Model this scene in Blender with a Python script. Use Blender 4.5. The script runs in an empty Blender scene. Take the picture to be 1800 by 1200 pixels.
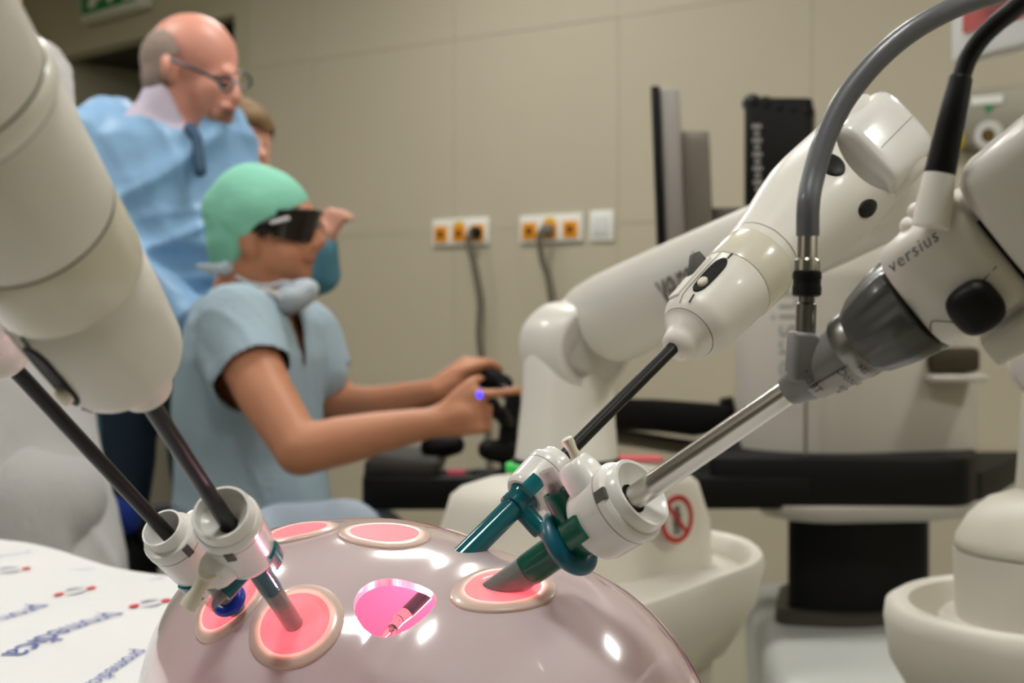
import bpy, bmesh, math, random
import numpy as np
from mathutils import Vector as V, Matrix

random.seed(7)
SC = bpy.context.scene
COL = SC.collection
F, HY, CX, H = 2500.0, 570.0, 900.0, 1.03
PI = math.pi


def P(px, py, D):
    """a point of the room seen at that spot of the 1800x1200 frame, D metres deep"""
    return V(((px - CX) / F * D, D, H + (HY - py) / F * D))


def lin(c):
    return tuple(((v / 255) / 12.92 if v / 255 <= .04045 else ((v / 255 + .055) / 1.055) ** 2.4) for v in c)


# ------------------------------------------------------------------ camera, world, exposure
cam = bpy.data.cameras.new('camera')
cam.lens = 50.0
cam.sensor_width = 36.0
cam.shift_y = -30 / 1800
cam.clip_start = .01
cam.dof.use_dof = True
cam.dof.focus_distance = .64
cam.dof.aperture_fstop = 13.0
cam_o = bpy.data.objects.new('camera', cam)
cam_o.location = (0, 0, H)
cam_o.rotation_euler = (PI / 2, 0, 0)
COL.objects.link(cam_o)
SC.camera = cam_o
w = bpy.data.worlds.new('world')
SC.world = w
w.use_nodes = True
w.node_tree.nodes['Background'].inputs[0].default_value = (.9, .9, 1, 1)
w.node_tree.nodes['Background'].inputs[1].default_value = .05
SC.view_settings.view_transform = 'Standard'
SC.view_settings.look = 'None'
SC.view_settings.gamma = 1
SC.view_settings.use_curve_mapping = False
SC.view_settings.exposure = 0.0
SC.cycles.use_denoising = True
SC.cycles.max_bounces = 8
SC.cycles.diffuse_bounces = 4
SC.cycles.sample_clamp_indirect = 6
LIGHT_STRENGTH = 48.0          # ceiling panels
LIGHT_COLOR = (1.0, .99, .945)
LED_POWER = 1.1               # pink lamps inside the training torso
LED_COLOR = (1.0, .50, .66)


# ------------------------------------------------------------------ materials
MATS = {}


def mat(name, rgb, rough=.5, metal=0., coat=0., trans=0., sss=0., bump=0., bscale=60., var=.04, vscale=8., emit=None, estr=0., alpha=1., ior=1.45, spec=.5):
    if name in MATS:
        return MATS[name]
    m = bpy.data.materials.new(name)
    m.use_nodes = True
    nt = m.node_tree
    b = nt.nodes['Principled BSDF']
    c = lin(rgb)
    tc = nt.nodes.new('ShaderNodeTexCoord')
    nz = nt.nodes.new('ShaderNodeTexNoise')
    nz.inputs['Scale'].default_value = vscale
    nz.inputs['Detail'].default_value = 4
    nt.links.new(tc.outputs['Object'], nz.inputs['Vector'])
    mx = nt.nodes.new('ShaderNodeMix')
    mx.data_type = 'RGBA'
    mx.inputs[6].default_value = tuple(x * (1 - var) for x in c) + (1,)
    mx.inputs[7].default_value = tuple(min(1, x * (1 + var)) for x in c) + (1,)
    nt.links.new(nz.outputs['Fac'], mx.inputs[0])
    nt.links.new(mx.outputs[2], b.inputs['Base Color'])
    b.inputs['Roughness'].default_value = rough
    b.inputs['Metallic'].default_value = metal
    b.inputs['Coat Weight'].default_value = coat
    b.inputs['Coat Roughness'].default_value = .05
    b.inputs['Transmission Weight'].default_value = trans
    b.inputs['IOR'].default_value = ior
    b.inputs['Specular IOR Level'].default_value = spec
    b.inputs['Alpha'].default_value = alpha
    if sss:
        b.inputs['Subsurface Weight'].default_value = sss
        b.inputs['Subsurface Radius'].default_value = (.01, .006, .005)
    if emit:
        b.inputs['Emission Color'].default_value = lin(emit) + (1,)
        b.inputs['Emission Strength'].default_value = estr
    if bump:
        n2 = nt.nodes.new('ShaderNodeTexNoise')
        n2.inputs['Scale'].default_value = bscale
        n2.inputs['Detail'].default_value = 3
        nt.links.new(tc.outputs['Object'], n2.inputs['Vector'])
        bp = nt.nodes.new('ShaderNodeBump')
        bp.inputs['Strength'].default_value = bump
        bp.inputs['Distance'].default_value = .01
        nt.links.new(n2.outputs['Fac'], bp.inputs['Height'])
        nt.links.new(bp.outputs['Normal'], b.inputs['Normal'])
    MATS[name] = m
    return m


def translucent(name, rgb, trgb, fac=.5, rough=.3, coat=0.):
    """a thin milky plastic: part diffuse and glossy, part letting light from behind through"""
    m = mat(name, rgb, rough=rough, coat=coat, var=.02)
    nt = m.node_tree
    b = nt.nodes['Principled BSDF']
    out = nt.nodes['Material Output']
    t = nt.nodes.new('ShaderNodeBsdfTranslucent')
    t.inputs['Color'].default_value = lin(trgb) + (1,)
    mx = nt.nodes.new('ShaderNodeMixShader')
    mx.inputs[0].default_value = fac
    nt.links.new(b.outputs[0], mx.inputs[1])
    nt.links.new(t.outputs[0], mx.inputs[2])
    nt.links.new(mx.outputs[0], out.inputs['Surface'])
    return m


def clearish(name, rgb, fac=.6, rough=.1):
    """tinted see-through plastic as a thin skin: glossy colour mixed with tinted transparency"""
    m = mat(name, rgb, rough=rough, coat=.5, var=.02)
    nt = m.node_tree
    b = nt.nodes['Principled BSDF']
    out = nt.nodes['Material Output']
    t = nt.nodes.new('ShaderNodeBsdfTransparent')
    t.inputs['Color'].default_value = tuple(min(1, x ** .45) for x in lin(rgb)) + (1,)
    mx = nt.nodes.new('ShaderNodeMixShader')
    mx.inputs[0].default_value = fac
    nt.links.new(b.outputs[0], mx.inputs[1])
    nt.links.new(t.outputs[0], mx.inputs[2])
    nt.links.new(mx.outputs[0], out.inputs['Surface'])
    return m


WHITE = mat('white_arm_plastic', (226, 222, 214), rough=.38, coat=.15, var=.015)
WHITE_GLOSS = mat('white_gloss_plastic', (232, 230, 226), rough=.22, coat=.3, var=.01)
CREAM = mat('cream_collar_plastic', (216, 210, 192), rough=.25, coat=.4, var=.02)
BEIGE = mat('beige_plastic', (226, 218, 200), rough=.4)
CARTWHITE = mat('cart_white', (216, 211, 200), rough=.5, var=.02)
BLACK = mat('black_plastic', (12, 12, 11), rough=.45, spec=.3)
BLACKSHAFT = mat('black_shaft', (12, 12, 12), rough=.34, spec=.4)
DARKGREY = mat('dark_grey_plastic', (74, 75, 74), rough=.32, coat=.2)
SEAM = mat('seam_grey', (120, 114, 104), rough=.7)
STEEL = mat('brushed_steel', (190, 186, 180), rough=.22, metal=1, var=.02)
DULLSTEEL = mat('dull_steel', (140, 138, 134), rough=.34, metal=1, var=.03)
HOSE = mat('grey_hose', (92, 94, 98), rough=.4, coat=.2)
TEALC = clearish('teal_clear_plastic', (4, 98, 110), .22, .12)
GREENC = clearish('green_clear_plastic', (6, 90, 72), .15, .15)
GREYC = clearish('grey_clear_tube', (128, 132, 130), .12, .25)
CLEAR = clearish('clear_tip_plastic', (205, 195, 195), .65, .1)
TEALRUB = mat('teal_rubber', (14, 92, 112), rough=.38, coat=.1)
BLUERUB = mat('blue_rubber', (20, 48, 168), rough=.35, coat=.1)
PRINTBLACK = mat('print_black', (38, 38, 40), rough=.6)
PRINTGREY = mat('print_grey', (150, 148, 142), rough=.6)
PRINTBLUE = mat('print_blue', (92, 104, 172), rough=.8)
PRINTRED = mat('print_red', (214, 52, 58), rough=.8)


# ------------------------------------------------------------------ mesh helpers
def frame(o, z, xh=V((1, 0, 0))):
    z = V(z).normalized()
    x = V(xh) - z * V(xh).dot(z)
    if x.length < 1e-5:
        x = V((0, 1, 0)) - z * z.y
    x.normalize()
    y = z.cross(x)
    m = Matrix((x, y, z)).transposed().to_4x4()
    m.translation = V(o)
    return m


class MB:
    def __init__(s):
        s.v, s.f = [], []

    def rings(s, rs, closed=True, caps=True, loop=False):
        b = len(s.v)
        n = len(rs[0])
        for r in rs:
            s.v += [tuple(p) for p in r]
        k = len(rs)
        for i in range(k if loop else k - 1):
            i2 = (i + 1) % k
            for j in range(n if closed else n - 1):
                j2 = (j + 1) % n
                s.f.append((b + i * n + j, b + i * n + j2, b + i2 * n + j2, b + i2 * n + j))
        if caps and closed and not loop:
            s.f.append(tuple(b + j for j in range(n))[::-1])
            s.f.append(tuple(b + (k - 1) * n + j for j in range(n)))
        return s

    def lathe(s, M, prof, n=32, sx=1., sy=1., caps=True, e=2.0, ox=None):
        rs = []
        for i, (z, r) in enumerate(prof):
            ring = []
            dx, dy = (ox[i] if ox else (0, 0))
            for j in range(n):
                a = 2 * PI * j / n
                ca, sa = math.cos(a), math.sin(a)
                if e != 2.0:
                    q = (abs(ca) ** e + abs(sa) ** e) ** (-1 / e)
                    ca, sa = ca * q, sa * q
                ring.append(M @ V((dx + r * sx * ca, dy + r * sy * sa, z)))
            rs.append(ring)
        return s.rings(rs, caps=caps)

    def tube(s, pts, rad, n=12, smooth=6, caps=True):
        pts = [V(p) for p in pts]
        if smooth and len(pts) > 2:
            q, rr = [], []
            R = rad if isinstance(rad, (list, tuple)) else [rad] * len(pts)
            for i in range(len(pts) - 1):
                p0, p1, p2, p3 = pts[max(i - 1, 0)], pts[i], pts[i + 1], pts[min(i + 2, len(pts) - 1)]
                for k in range(smooth):
                    t = k / smooth
                    q.append(.5 * ((2 * p1) + (p2 - p0) * t + (2 * p0 - 5 * p1 + 4 * p2 - p3) * t * t + (3 * p1 - p0 - 3 * p2 + p3) * t ** 3))
                    rr.append(R[i] * (1 - t) + R[i + 1] * t)
            q.append(pts[-1])
            rr.append(R[-1])
            pts, rad = q, rr
        R = rad if isinstance(rad, (list, tuple)) else [rad] * len(pts)
        rs = []
        x = None
        for i, p in enumerate(pts):
            d = (pts[min(i + 1, len(pts) - 1)] - pts[max(i - 1, 0)]).normalized()
            if x is None:
                x = d.orthogonal().normalized()
            x = (x - d * x.dot(d)).normalized()
            y = d.cross(x)
            rs.append([p + (x * math.cos(2 * PI * j / n) + y * math.sin(2 * PI * j / n)) * R[i] for j in range(n)])
        return s.rings(rs, caps=caps)

    def ell(s, M, rx, ry, rz, n=20, k=12):
        rs = []
        for i in range(1, k):
            t = PI * i / k
            rs.append([M @ V((rx * math.sin(t) * math.cos(2 * PI * j / n), ry * math.sin(t) * math.sin(2 * PI * j / n), -rz * math.cos(t))) for j in range(n)])
        b = len(s.v)
        s.rings(rs, caps=False)
        m = len(s.v)
        s.v += [tuple(M @ V((0, 0, -rz))), tuple(M @ V((0, 0, rz)))]
        l = b + (k - 2) * n
        for j in range(n):
            s.f.append((m, b + (j + 1) % n, b + j))
            s.f.append((m + 1, l + j, l + (j + 1) % n))
        return s

    def cap(s, p0, r0, p1, r1, n=14):
        """tapered capsule"""
        p0, p1 = V(p0), V(p1)
        d = p1 - p0
        L = max(d.length, 1e-5)
        M = frame(p0, d)
        prof = []
        for i in range(5):
            a = PI / 2 * i / 5
            prof.append((-r0 * math.cos(a), max(r0 * math.sin(a), r0 * .08)))
        prof += [(0, r0), (L, r1)]
        for i in range(1, 6):
            a = PI / 2 * i / 5
            prof.append((L + r1 * math.sin(a), max(r1 * math.cos(a), r1 * .08)))
        return s.lathe(M, prof, n)

    def box(s, M, a, b, c):
        i = len(s.v)
        for z in (-c, c):
            for x, y in ((-a, -b), (a, -b), (a, b), (-a, b)):
                s.v.append(tuple(M @ V((x, y, z))))
        s.f += [(i + 3, i + 2, i + 1, i), (i + 4, i + 5, i + 6, i + 7)] + [(i + j, i + (j + 1) % 4, i + 4 + (j + 1) % 4, i + 4 + j) for j in range(4)]
        return s

    def prism(s, poly, z0, z1, M=None):
        M = M or Matrix()
        return s.rings([[M @ V((x, y, z0)) for x, y in poly], [M @ V((x, y, z1)) for x, y in poly]])

    def build(s, name, m, parent=None, smooth=True, bevel=0., seg=2, angle=38, kind=None, label=None, sub=0):
        me = bpy.data.meshes.new(name)
        me.from_pydata([tuple(v) for v in s.v], [], s.f)
        bm = bmesh.new()
        bm.from_mesh(me)
        bmesh.ops.recalc_face_normals(bm, faces=bm.faces)
        if bevel:
            es = [e for e in bm.edges if len(e.link_faces) == 2 and e.calc_face_angle(0) > .5]
            bmesh.ops.bevel(bm, geom=es, offset=bevel, segments=seg, affect='EDGES', profile=.5, clamp_overlap=True)
        bm.to_mesh(me)
        bm.free()
        return link(name, me, m, parent, smooth, angle, kind, label)


def link(name, me, m, parent=None, smooth=True, angle=38, kind=None, label=None):
    if m:
        me.materials.append(m)
    if smooth:
        for p in me.polygons:
            p.use_smooth = True
        me.set_sharp_from_angle(angle=math.radians(angle))
    o = bpy.data.objects.new(name, me)
    COL.objects.link(o)
    if parent:
        adopt(o, parent)
    else:                       # a thing of one mesh: put its origin at its base
        co = np.array([v.co for v in me.vertices])
        c = V((co[:, 0].mean(), co[:, 1].mean(), co[:, 2].min()))
        me.transform(Matrix.Translation(-c))
        o.location = c
    if kind:
        o['kind'] = kind
    if label:
        o['label'] = label
    return o


def world_of(o):
    m = Matrix.Translation(o.location) @ o.rotation_euler.to_matrix().to_4x4()
    if o.parent:
        m = world_of(o.parent) @ o.matrix_parent_inverse @ m
    return m


def adopt(o, parent):
    o.parent = parent
    o.matrix_parent_inverse = world_of(parent).inverted()


def thing(name, label, cat, loc, group=None):
    o = bpy.data.objects.new(name, None)
    o.empty_display_size = .05
    o.location = loc
    COL.objects.link(o)
    return tag(o, label, cat, group)


def tag(o, label, cat, group=None):
    o['label'] = label
    o['category'] = cat
    if group:
        o['group'] = group
    return o


def dup(root, loc, rz, label, group=None):
    r = root.copy()
    COL.objects.link(r)
    r.location = loc
    r.rotation_euler = (0, 0, rz)
    r['label'] = label
    if group:
        r['group'] = group
    for ch in list(root.children):
        c = ch.copy()
        COL.objects.link(c)
        c.parent = r
        c.matrix_parent_inverse = ch.matrix_parent_inverse.copy()
        for g in ch.children:
            d = g.copy()
            COL.objects.link(d)
            d.parent = c
            d.matrix_parent_inverse = g.matrix_parent_inverse.copy()
    return r


def remesh(name, mb, voxel, m, parent, smooth_it=4, disp=None, cut=None, label=None):
    """the union of all lumps as ONE continuous skin"""
    me = bpy.data.meshes.new(name)
    me.from_pydata([tuple(v) for v in mb.v], [], mb.f)
    bm = bmesh.new()
    bm.from_mesh(me)
    bmesh.ops.recalc_face_normals(bm, faces=bm.faces)
    bm.to_mesh(me)
    bm.free()
    o = bpy.data.objects.new('tmp', me)
    COL.objects.link(o)
    r = o.modifiers.new('r', 'REMESH')
    r.mode = 'VOXEL'
    r.voxel_size = voxel
    sm = o.modifiers.new('s', 'SMOOTH')
    sm.factor = .5
    sm.iterations = smooth_it
    dg = bpy.context.evaluated_depsgraph_get()
    me2 = bpy.data.meshes.new_from_object(o.evaluated_get(dg))
    bpy.data.objects.remove(o)
    me2.name = name
    me2.materials.clear()
    if disp:
        n = len(me2.vertices)
        co = np.empty(n * 3)
        me2.vertices.foreach_get('co', co)
        no = np.empty(n * 3)
        me2.vertices.foreach_get('normal', no)
        co = co.reshape(-1, 3)
        co = co + no.reshape(-1, 3) * disp(co)[:, None]
        me2.vertices.foreach_set('co', co.ravel())
    if cut:
        bm = bmesh.new()
        bm.from_mesh(me2)
        dead = [f for f in bm.faces if cut(f.calc_center_median())]
        bmesh.ops.delete(bm, geom=dead, context='FACES')
        bm.to_mesh(me2)
        bm.free()
    return link(name, me2, m, parent, angle=180, label=label)


def folds(amp, seed=0, f=1., vert=1.):
    rng = np.random.default_rng(seed)
    ws = [(rng.normal(size=3) * 14 * f * np.array([1, 1, vert]), rng.random() * 6.28) for _ in range(7)]

    def fn(co):
        s = 0
        for k, ph in ws:
            x = co @ k + ph
            s = s + np.sin(x + 1.7 * np.sin(co @ k[::-1] * .6 + ph))
        return amp * s / 3
    return fn


def creases(parts):
    """cloth: soft swells and sharper wandering ridges; parts = (amplitude, seed, frequency, vertical stretch)"""
    fs_ = []
    for amp, seed, f, vert in parts:
        rng = np.random.default_rng(seed)
        for _ in range(3):
            fs_.append((amp, rng.normal(size=3) * 9 * f * np.array([1, 1, vert]), rng.normal(size=3) * 7 * f, rng.random() * 6.28))

    def fn(co):
        t = 0
        for amp, k, k2, ph in fs_:
            r = 1 - np.abs(np.sin(co @ k + ph + 1.3 * np.sin(co @ k2 + ph)))
            m = .5 + .5 * np.sin(co @ k2[::-1] * .7 + ph * 2)
            t = t + amp * (r ** 2.5 - .25) * m
        return t
    return fn


def text(string, size, place, name, m, parent, shear=0., depth=.0, align='CENTER', label=None, space=1.0):
    """lettering: a filled glyph mesh, each vertex sent through place(x, y)"""
    cu = bpy.data.curves.new('t', 'FONT')
    cu.body = string
    cu.size = size
    cu.shear = shear
    cu.align_x = align
    cu.align_y = 'CENTER'
    cu.space_character = space
    cu.resolution_u = 3
    o = bpy.data.objects.new('t', cu)
    COL.objects.link(o)
    dg = bpy.context.evaluated_depsgraph_get()
    me = bpy.data.meshes.new_from_object(o.evaluated_get(dg))
    bpy.data.objects.remove(o)
    for v in me.vertices:
        v.co = place(v.co.x, v.co.y)
    me.name = name
    me.materials.clear()
    return link(name, me, m, parent, smooth=False, label=label)


def on_plane(o, x, y):
    o, x, y = V(o), V(x).normalized(), V(y).normalized()
    return lambda a, b: o + x * a + y * b


def rounded(poly, r, k=5):
    out = []
    n = len(poly)
    for i in range(n):
        p, a, b = V(poly[i]).to_2d(), V(poly[i - 1]).to_2d(), V(poly[(i + 1) % n]).to_2d()
        da, db = (a - p), (b - p)
        rr = r[i] if isinstance(r, (list, tuple)) else r
        la, lb = min(rr, da.length * .45), min(rr, db.length * .45)
        A, B = p + da.normalized() * la, p + db.normalized() * lb
        for j in range(k + 1):
            t = j / k
            q = A * (1 - t) ** 2 + p * 2 * t * (1 - t) + B * t * t
            out.append((q.x, q.y))
    return out


def grow(poly, d):
    c = V((sum(p[0] for p in poly) / len(poly), sum(p[1] for p in poly) / len(poly)))
    out = []
    for p in poly:
        v = V(p) - c
        out.append(tuple(c + v * (1 + d / max(v.length, 1e-4))))
    return out


# ================================================================== the room
WALLM = mat('wall_panel_beige', (184, 175, 155), rough=.55, var=.03, vscale=1.2, bump=.03, bscale=120)
WALLP = mat('wall_paint_beige', (184, 177, 152), rough=.8, var=.03, vscale=1.5)
FLOORM = mat('floor_vinyl', (164, 160, 142), rough=.35, var=.06, vscale=3)
CEILM = mat('ceiling_white', (226, 222, 210), rough=.9)
RECESS_SHADE = mat('recess_shade_brown', (44, 36, 24), rough=.6)  # doorway darkness put into the colour of soffit, right reveal and door
B0 = V((-.209, 5.8, 0))
BD = V((.825, -.565, 0))
BN = V((-.565, -.825, 0))
CORN = V((-1.19, 6.47, 0))
LD = V((-.727, .686, 0))
LN = V((-.686, -.727, 0))
CEIL = 2.97
tR = 5.7
R0 = B0 + BD * tR
L0 = CORN + LD * 2.6
L1 = L0 + BN * 8.5
R1 = R0 + BN * 7.0


def wall_t(px):
    k = (px - CX) / F
    return (.209 + 5.8 * k) / (.825 + .565 * k)


def wall_pt(px, py, off=0.):
    t = wall_t(px)
    p = B0 + BD * t
    return V((p.x, p.y, H + (HY - py) / F * p.y)) + BN * off


def left_s(px):
    k = (px - CX) / F
    return (-1.19 - 6.47 * k) / (.727 + .686 * k)


def slab(name, a, b, n, z0, z1, m, th=.1, parent=None, kind=None):
    a, b = V(a), V(b)
    mb = MB()
    pts = [a, b, b - n * th, a - n * th]
    mb.rings([[V((p.x, p.y, z0)) for p in pts], [V((p.x, p.y, z1)) for p in pts]])
    return mb.build(name, m, parent, smooth=False, kind=kind)


fl = MB()
fl.rings([[V((p.x, p.y, z)) for p in (L0 + V((-.3, .3, 0)), CORN + V((-.2, .3, 0)), R0 + V((.3, .1, 0)), R1 + V((.2, -.3, 0)), L1 + V((-.3, -.3, 0)))] for z in (-.1, 0)])
fl.build('floor', FLOORM, smooth=False, kind='structure')
ce = MB()
ce.rings([[V((p.x, p.y, z)) for p in (L0 + V((-.3, .3, 0)), CORN + V((-.2, .3, 0)), R0 + V((.3, .1, 0)), R1 + V((.2, -.3, 0)), L1 + V((-.3, -.3, 0)))] for z in (CEIL, CEIL + .1)])
ce.build('ceiling', CEILM, smooth=False, kind='structure')
wb = slab('wall_back', CORN, R0, BN, 0, CEIL, mat('joint_grey', (182, 172, 150), rough=.9), kind='structure')
zs = [0, .63, 1.41, 2.19, CEIL]
tC = (CORN - B0).dot(BD)
ts = [tC] + [-.03 + .775 * i for i in range(-1, 8)] + [tR]
pmesh = {}
for i in range(len(ts) - 1):
    for j in range(4):
        a, b = ts[i] + .001, ts[i + 1] - .001
        key = (round(b - a, 3), j)
        c = B0 + BD * ((a + b) / 2) + V((0, 0, (zs[j] + zs[j + 1]) / 2)) + BN * .003
        if key not in pmesh:
            mb = MB().box(Matrix(), (b - a) / 2, .004, (zs[j + 1] - zs[j]) / 2 - .001)
            me = bpy.data.meshes.new('panel')
            me.from_pydata(mb.v, [], mb.f)
            me.materials.append(WALLM)
            pmesh[key] = me
        o = bpy.data.objects.new('panel', pmesh[key])
        COL.objects.link(o)
        adopt(o, wb)
        o.location = c
        o.rotation_euler = (0, 0, math.atan2(BD.y, BD.x))
sL, sR = left_s(97), left_s(412)
LZ = 2.46
wl = slab('wall_left', CORN + LD * sL, L0, LN, 0, CEIL, WALLP, kind='structure')
slab('wall_jamb', CORN, CORN + LD * sR, LN, 0, CEIL, WALLP, kind='structure')
slab('wall_lintel', CORN + LD * sR, CORN + LD * sL, LN, LZ, CEIL, WALLP, kind='structure')
dn = LN * .75
slab('trim_1', CORN + LD * sL - LN * .1, CORN + LD * (sL + .02) - LN * .1, LN, 0, LZ, WALLP, th=.66, kind='structure')
slab('trim_2', CORN + LD * (sR - .02) - LN * .1, CORN + LD * sR - LN * .1, LN, 0, LZ, RECESS_SHADE, th=.66, kind='structure')
slab('trim_3', CORN + LD * (sR - .02) - LN * .1, CORN + LD * (sL + .02) - LN * .1, LN, LZ, LZ + .04, RECESS_SHADE, th=.66, kind='structure')  # soffit painted dark for its shade; the lit left reveal keeps wall colour
d1 = slab('door_1', CORN + LD * sR - dn, CORN + LD * sL - dn, LN, 0, LZ, RECESS_SHADE, th=.05, kind='structure')
q = CORN + LD * (sR + .15) - dn + LN * .03 + V((0, 0, 1.05))
MB().tube([q, q + LN * .05, q + LN * .05 + LD * .12], .01, 10, 0).build('door_handle', STEEL, d1)
slab('wall_right', R0, R1, V((-.825, .565, 0)), 0, CEIL, WALLP, kind='structure')
slab('wall_side', L0, L1, V((.825, -.565, 0)), 0, CEIL, WALLP, kind='structure')
FARW = mat('wall_paint_darkened', (108, 106, 96), rough=.8, var=.04, vscale=1.5)  # unseen wall behind the camera, colour darkened to lower the fill light
slab('wall_front', L1, R1, (R1 - L1).cross(V((0, 0, 1))).normalized() * -1, 0, CEIL, FARW, kind='structure')
slab('baseboard_back', CORN + BN * .02, R0 + BN * .02, BN, 0, .1, mat('skirting_grey', (120, 114, 98), rough=.6), th=.013, kind='structure')

# ceiling light panels: the lamps of the room
EM = mat('light_diffuser', (255, 255, 250), rough=.6, emit=(255, 255, 255), estr=1)
eb = EM.node_tree.nodes['Principled BSDF']
eb.inputs['Emission Color'].default_value = LIGHT_COLOR + (1,)
eb.inputs['Emission Strength'].default_value = LIGHT_STRENGTH
LP = [(-2.2, .4), (-.05, .15), (2.0, .3), (-1.6, 2.7), (.1, 2.9), (1.9, 2.5), (-2.6, 4.6), (-.5, 4.6)]
LN_W = ['beside the operating table on the door side',
        'directly above the training torso', 'on the ceiling beside the right robot cart', 'above the standing man', 'above the surgeon console', 'above the wall display',
        'nearest the doorway', 'nearest the wall sockets']
for (x, y), lw in zip(LP, LN_W):
    t = thing('ceiling_light', 'square white ceiling light panel ' + lw, 'light', (x, y, CEIL - .045), 'ceiling light panels')
    M = Matrix.Translation((x, y, CEIL - .02))
    MB().box(M, .205, .205, .02).build('frame', CEILM, t, smooth=False)
    MB().box(Matrix.Translation((x, y, CEIL - .043)), .187, .187, .0025).build('diffuser', EM, t, smooth=False)

# ================================================================== wall fittings
SOCKW = mat('socket_white', (232, 232, 226), rough=.35)
ORANGE = mat('socket_orange', (226, 148, 20), rough=.45)
YELLOW = mat('socket_yellow', (222, 186, 40), rough=.45)
wyaw = math.atan2(BD.y, BD.x)


def wframe(p):
    """x along the wall, y out of the wall into the room, z up"""
    m = Matrix((BD, BN, V((0, 0, 1)))).transposed().to_4x4()
    m.translation = p
    return m


def socket(x0, y0, x1, y1, label, tab):
    c = wall_pt((x0 + x1) / 2, (y0 + y1) / 2, .012)
    hw = (wall_t(x1) - wall_t(x0)) / 2
    hh = (y1 - y0) / 2 / F * c.y
    t = thing('socket_outlet', label, 'socket', c, 'orange wall sockets')
    MB().box(wframe(c), hw, .012, hh).build('frame', SOCKW, t, bevel=.004)
    for k in range(3):
        cc = c + BD * hw * (k - 1) * .66 + V((0, 0, -.008))
        ins = MB().box(wframe(cc + BN * .012), hw * .23, .006, hh * .62).build('insert', ORANGE, t, bevel=.003)
        MB().lathe(frame(cc + BN * .0185, BN), [(-.002, .016), (.001, .016)], 16).build('socket_hole', mat('socket_hole_brown', (96, 52, 10), rough=.7), ins)
        if k == 1:
            MB().box(wframe(cc + BN * .012 + V((0, 0, hh * .78))), hw * .16, .004, hh * .16).build('tab', YELLOW, t, bevel=.002)
    return c, hw


c1, hw1 = socket(765, 384, 862, 431, 'triple orange wall socket with the black plug in its end place', 0)
c2, hw2 = socket(918, 377, 1027, 426, 'triple orange wall socket with the grey plug in its middle place', 1)
CABLE = mat('cable_grey', (96, 92, 80), rough=.6)


def cable(start, pts, plugm, name, label):
    t = thing('power_cable', label, 'cable', V((start.x, start.y, 0)) + BN * .05)
    MB().lathe(frame(start + BN * .012, BN), [(0, .026), (.02, .026), (.045, .018), (.05, .006)], 16).build('plug', plugm, t)
    MB().tube([start + BN * .055] + pts, .0125, 10).build('cord', CABLE, t)


s1 = c1 + BD * hw1 * .66 + V((0, 0, -.008))
cable(s1, [wall_pt(843, 425, .08), wall_pt(852, 470, .07), wall_pt(859, 530, .06), wall_pt(857, 590, .06), wall_pt(864, 650, .06), wall_pt(872, 760, .06), wall_pt(880, 900, .06), wall_pt(890, 1000, .08)],
      BLACK, 'a', 'grey power cord with a black plug in the triple socket nearer the surgeon')
s2 = c2 + V((0, 0, -.008))
cable(s2, [wall_pt(968, 418, .08), wall_pt(970, 455, .07), wall_pt(980, 500, .06), wall_pt(990, 600, .06), wall_pt(995, 800, .06), wall_pt(1000, 980, .08)],
      mat('plug_grey', (120, 116, 104), rough=.5), 'b', 'grey power cord with a grey plug in the triple socket beside the wall switch')
cs = wall_pt(1061, 397, .01)
sw = thing('wall_switch', 'square white switch on the wall beside the orange sockets', 'switch', cs)
MB().box(wframe(cs), .052, .01, .058).build('plate', SOCKW, sw, bevel=.004)
MB().box(wframe(cs + BN * .012), .034, .005, .036).build('rocker', mat('rocker_white', (214, 216, 214), rough=.35), sw, bevel=.003)

# exit sign above the doorway
es0 = CORN + LD * left_s(272)
es1 = CORN + LD * left_s(166)
ec = (es0 + es1) / 2
ew = (es0 - es1).length / 2
zb = H + (HY - 30) / F * ec.y
eh = .11
ec = V((ec.x, ec.y, zb + eh)) + LN * .045
ex = thing('exit_sign', 'green and white emergency exit sign above the doorway', 'sign', ec - V((0, 0, eh)))
Me = Matrix((-LD, LN, V((0, 0, 1)))).transposed().to_4x4()
Me.translation = ec
MB().box(Me, ew, .04, eh).build('case', mat('sign_white', (208, 208, 196), rough=.4), ex, bevel=.008)
GRN = mat('sign_green', (20, 128, 66), rough=.5)
MB().box(Me @ Matrix.Translation((-.01, .0415, .012)), ew * .88, .002, eh * .8).build('green_panel', GRN, ex)
pg = mat('sign_pictogram_white', (228, 232, 222), rough=.5)


def sgn(pts, nm):
    mb = MB()
    Q = Me @ Matrix.Translation((0, .044, 0)) @ Matrix.Rotation(PI / 2, 4, 'X')
    mb.prism(pts, -.0008, .0008, Q)
    mb.build(nm, pg, ex, smooth=False)


a = ew * .5
sgn([(-a - .01, -.05), (-a + .02, -.055), (-a + .03, -.01), (-a + .06, -.03), (-a + .075, -.012), (-a + .02, .03), (-a + .03, .05), (-a, .06), (-a - .03, .01), (-a - .055, -.04), (-a - .04, -.055)], 'running_figure')
sgn([(a * .1 - .012, .06), (a * .1 + .012, .06), (a * .1 + .012, -.02), (a * .1 + .04, -.02), (a * .1, -.06), (a * .1 - .04, -.02), (a * .1 - .012, -.02)], 'arrow')
sgn([(a + .0, -.06), (a + .06, -.06), (a + .06, .06), (a, .06)], 'doorway_mark')

# gas outlet panel on the wall, right
g0, g1 = wall_t(1680), wall_t(1960)
gc = B0 + BD * (g0 + g1) / 2
gz0 = H + (HY - 268) / F * 4.75
gz1 = H + (HY - 172) / F * 4.75
gp = thing('gas_outlet_panel', 'grey metal medical gas outlet panel on the wall', 'gas panel', V((gc.x, gc.y, gz0)))
MB().box(wframe(V((gc.x, gc.y, (gz0 + gz1) / 2)) + BN * .03), (g1 - g0) / 2, .03, (gz1 - gz0) / 2).build('plate', mat('panel_grey', (146, 142, 128), rough=.45, metal=.3), gp, bevel=.006)


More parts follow.
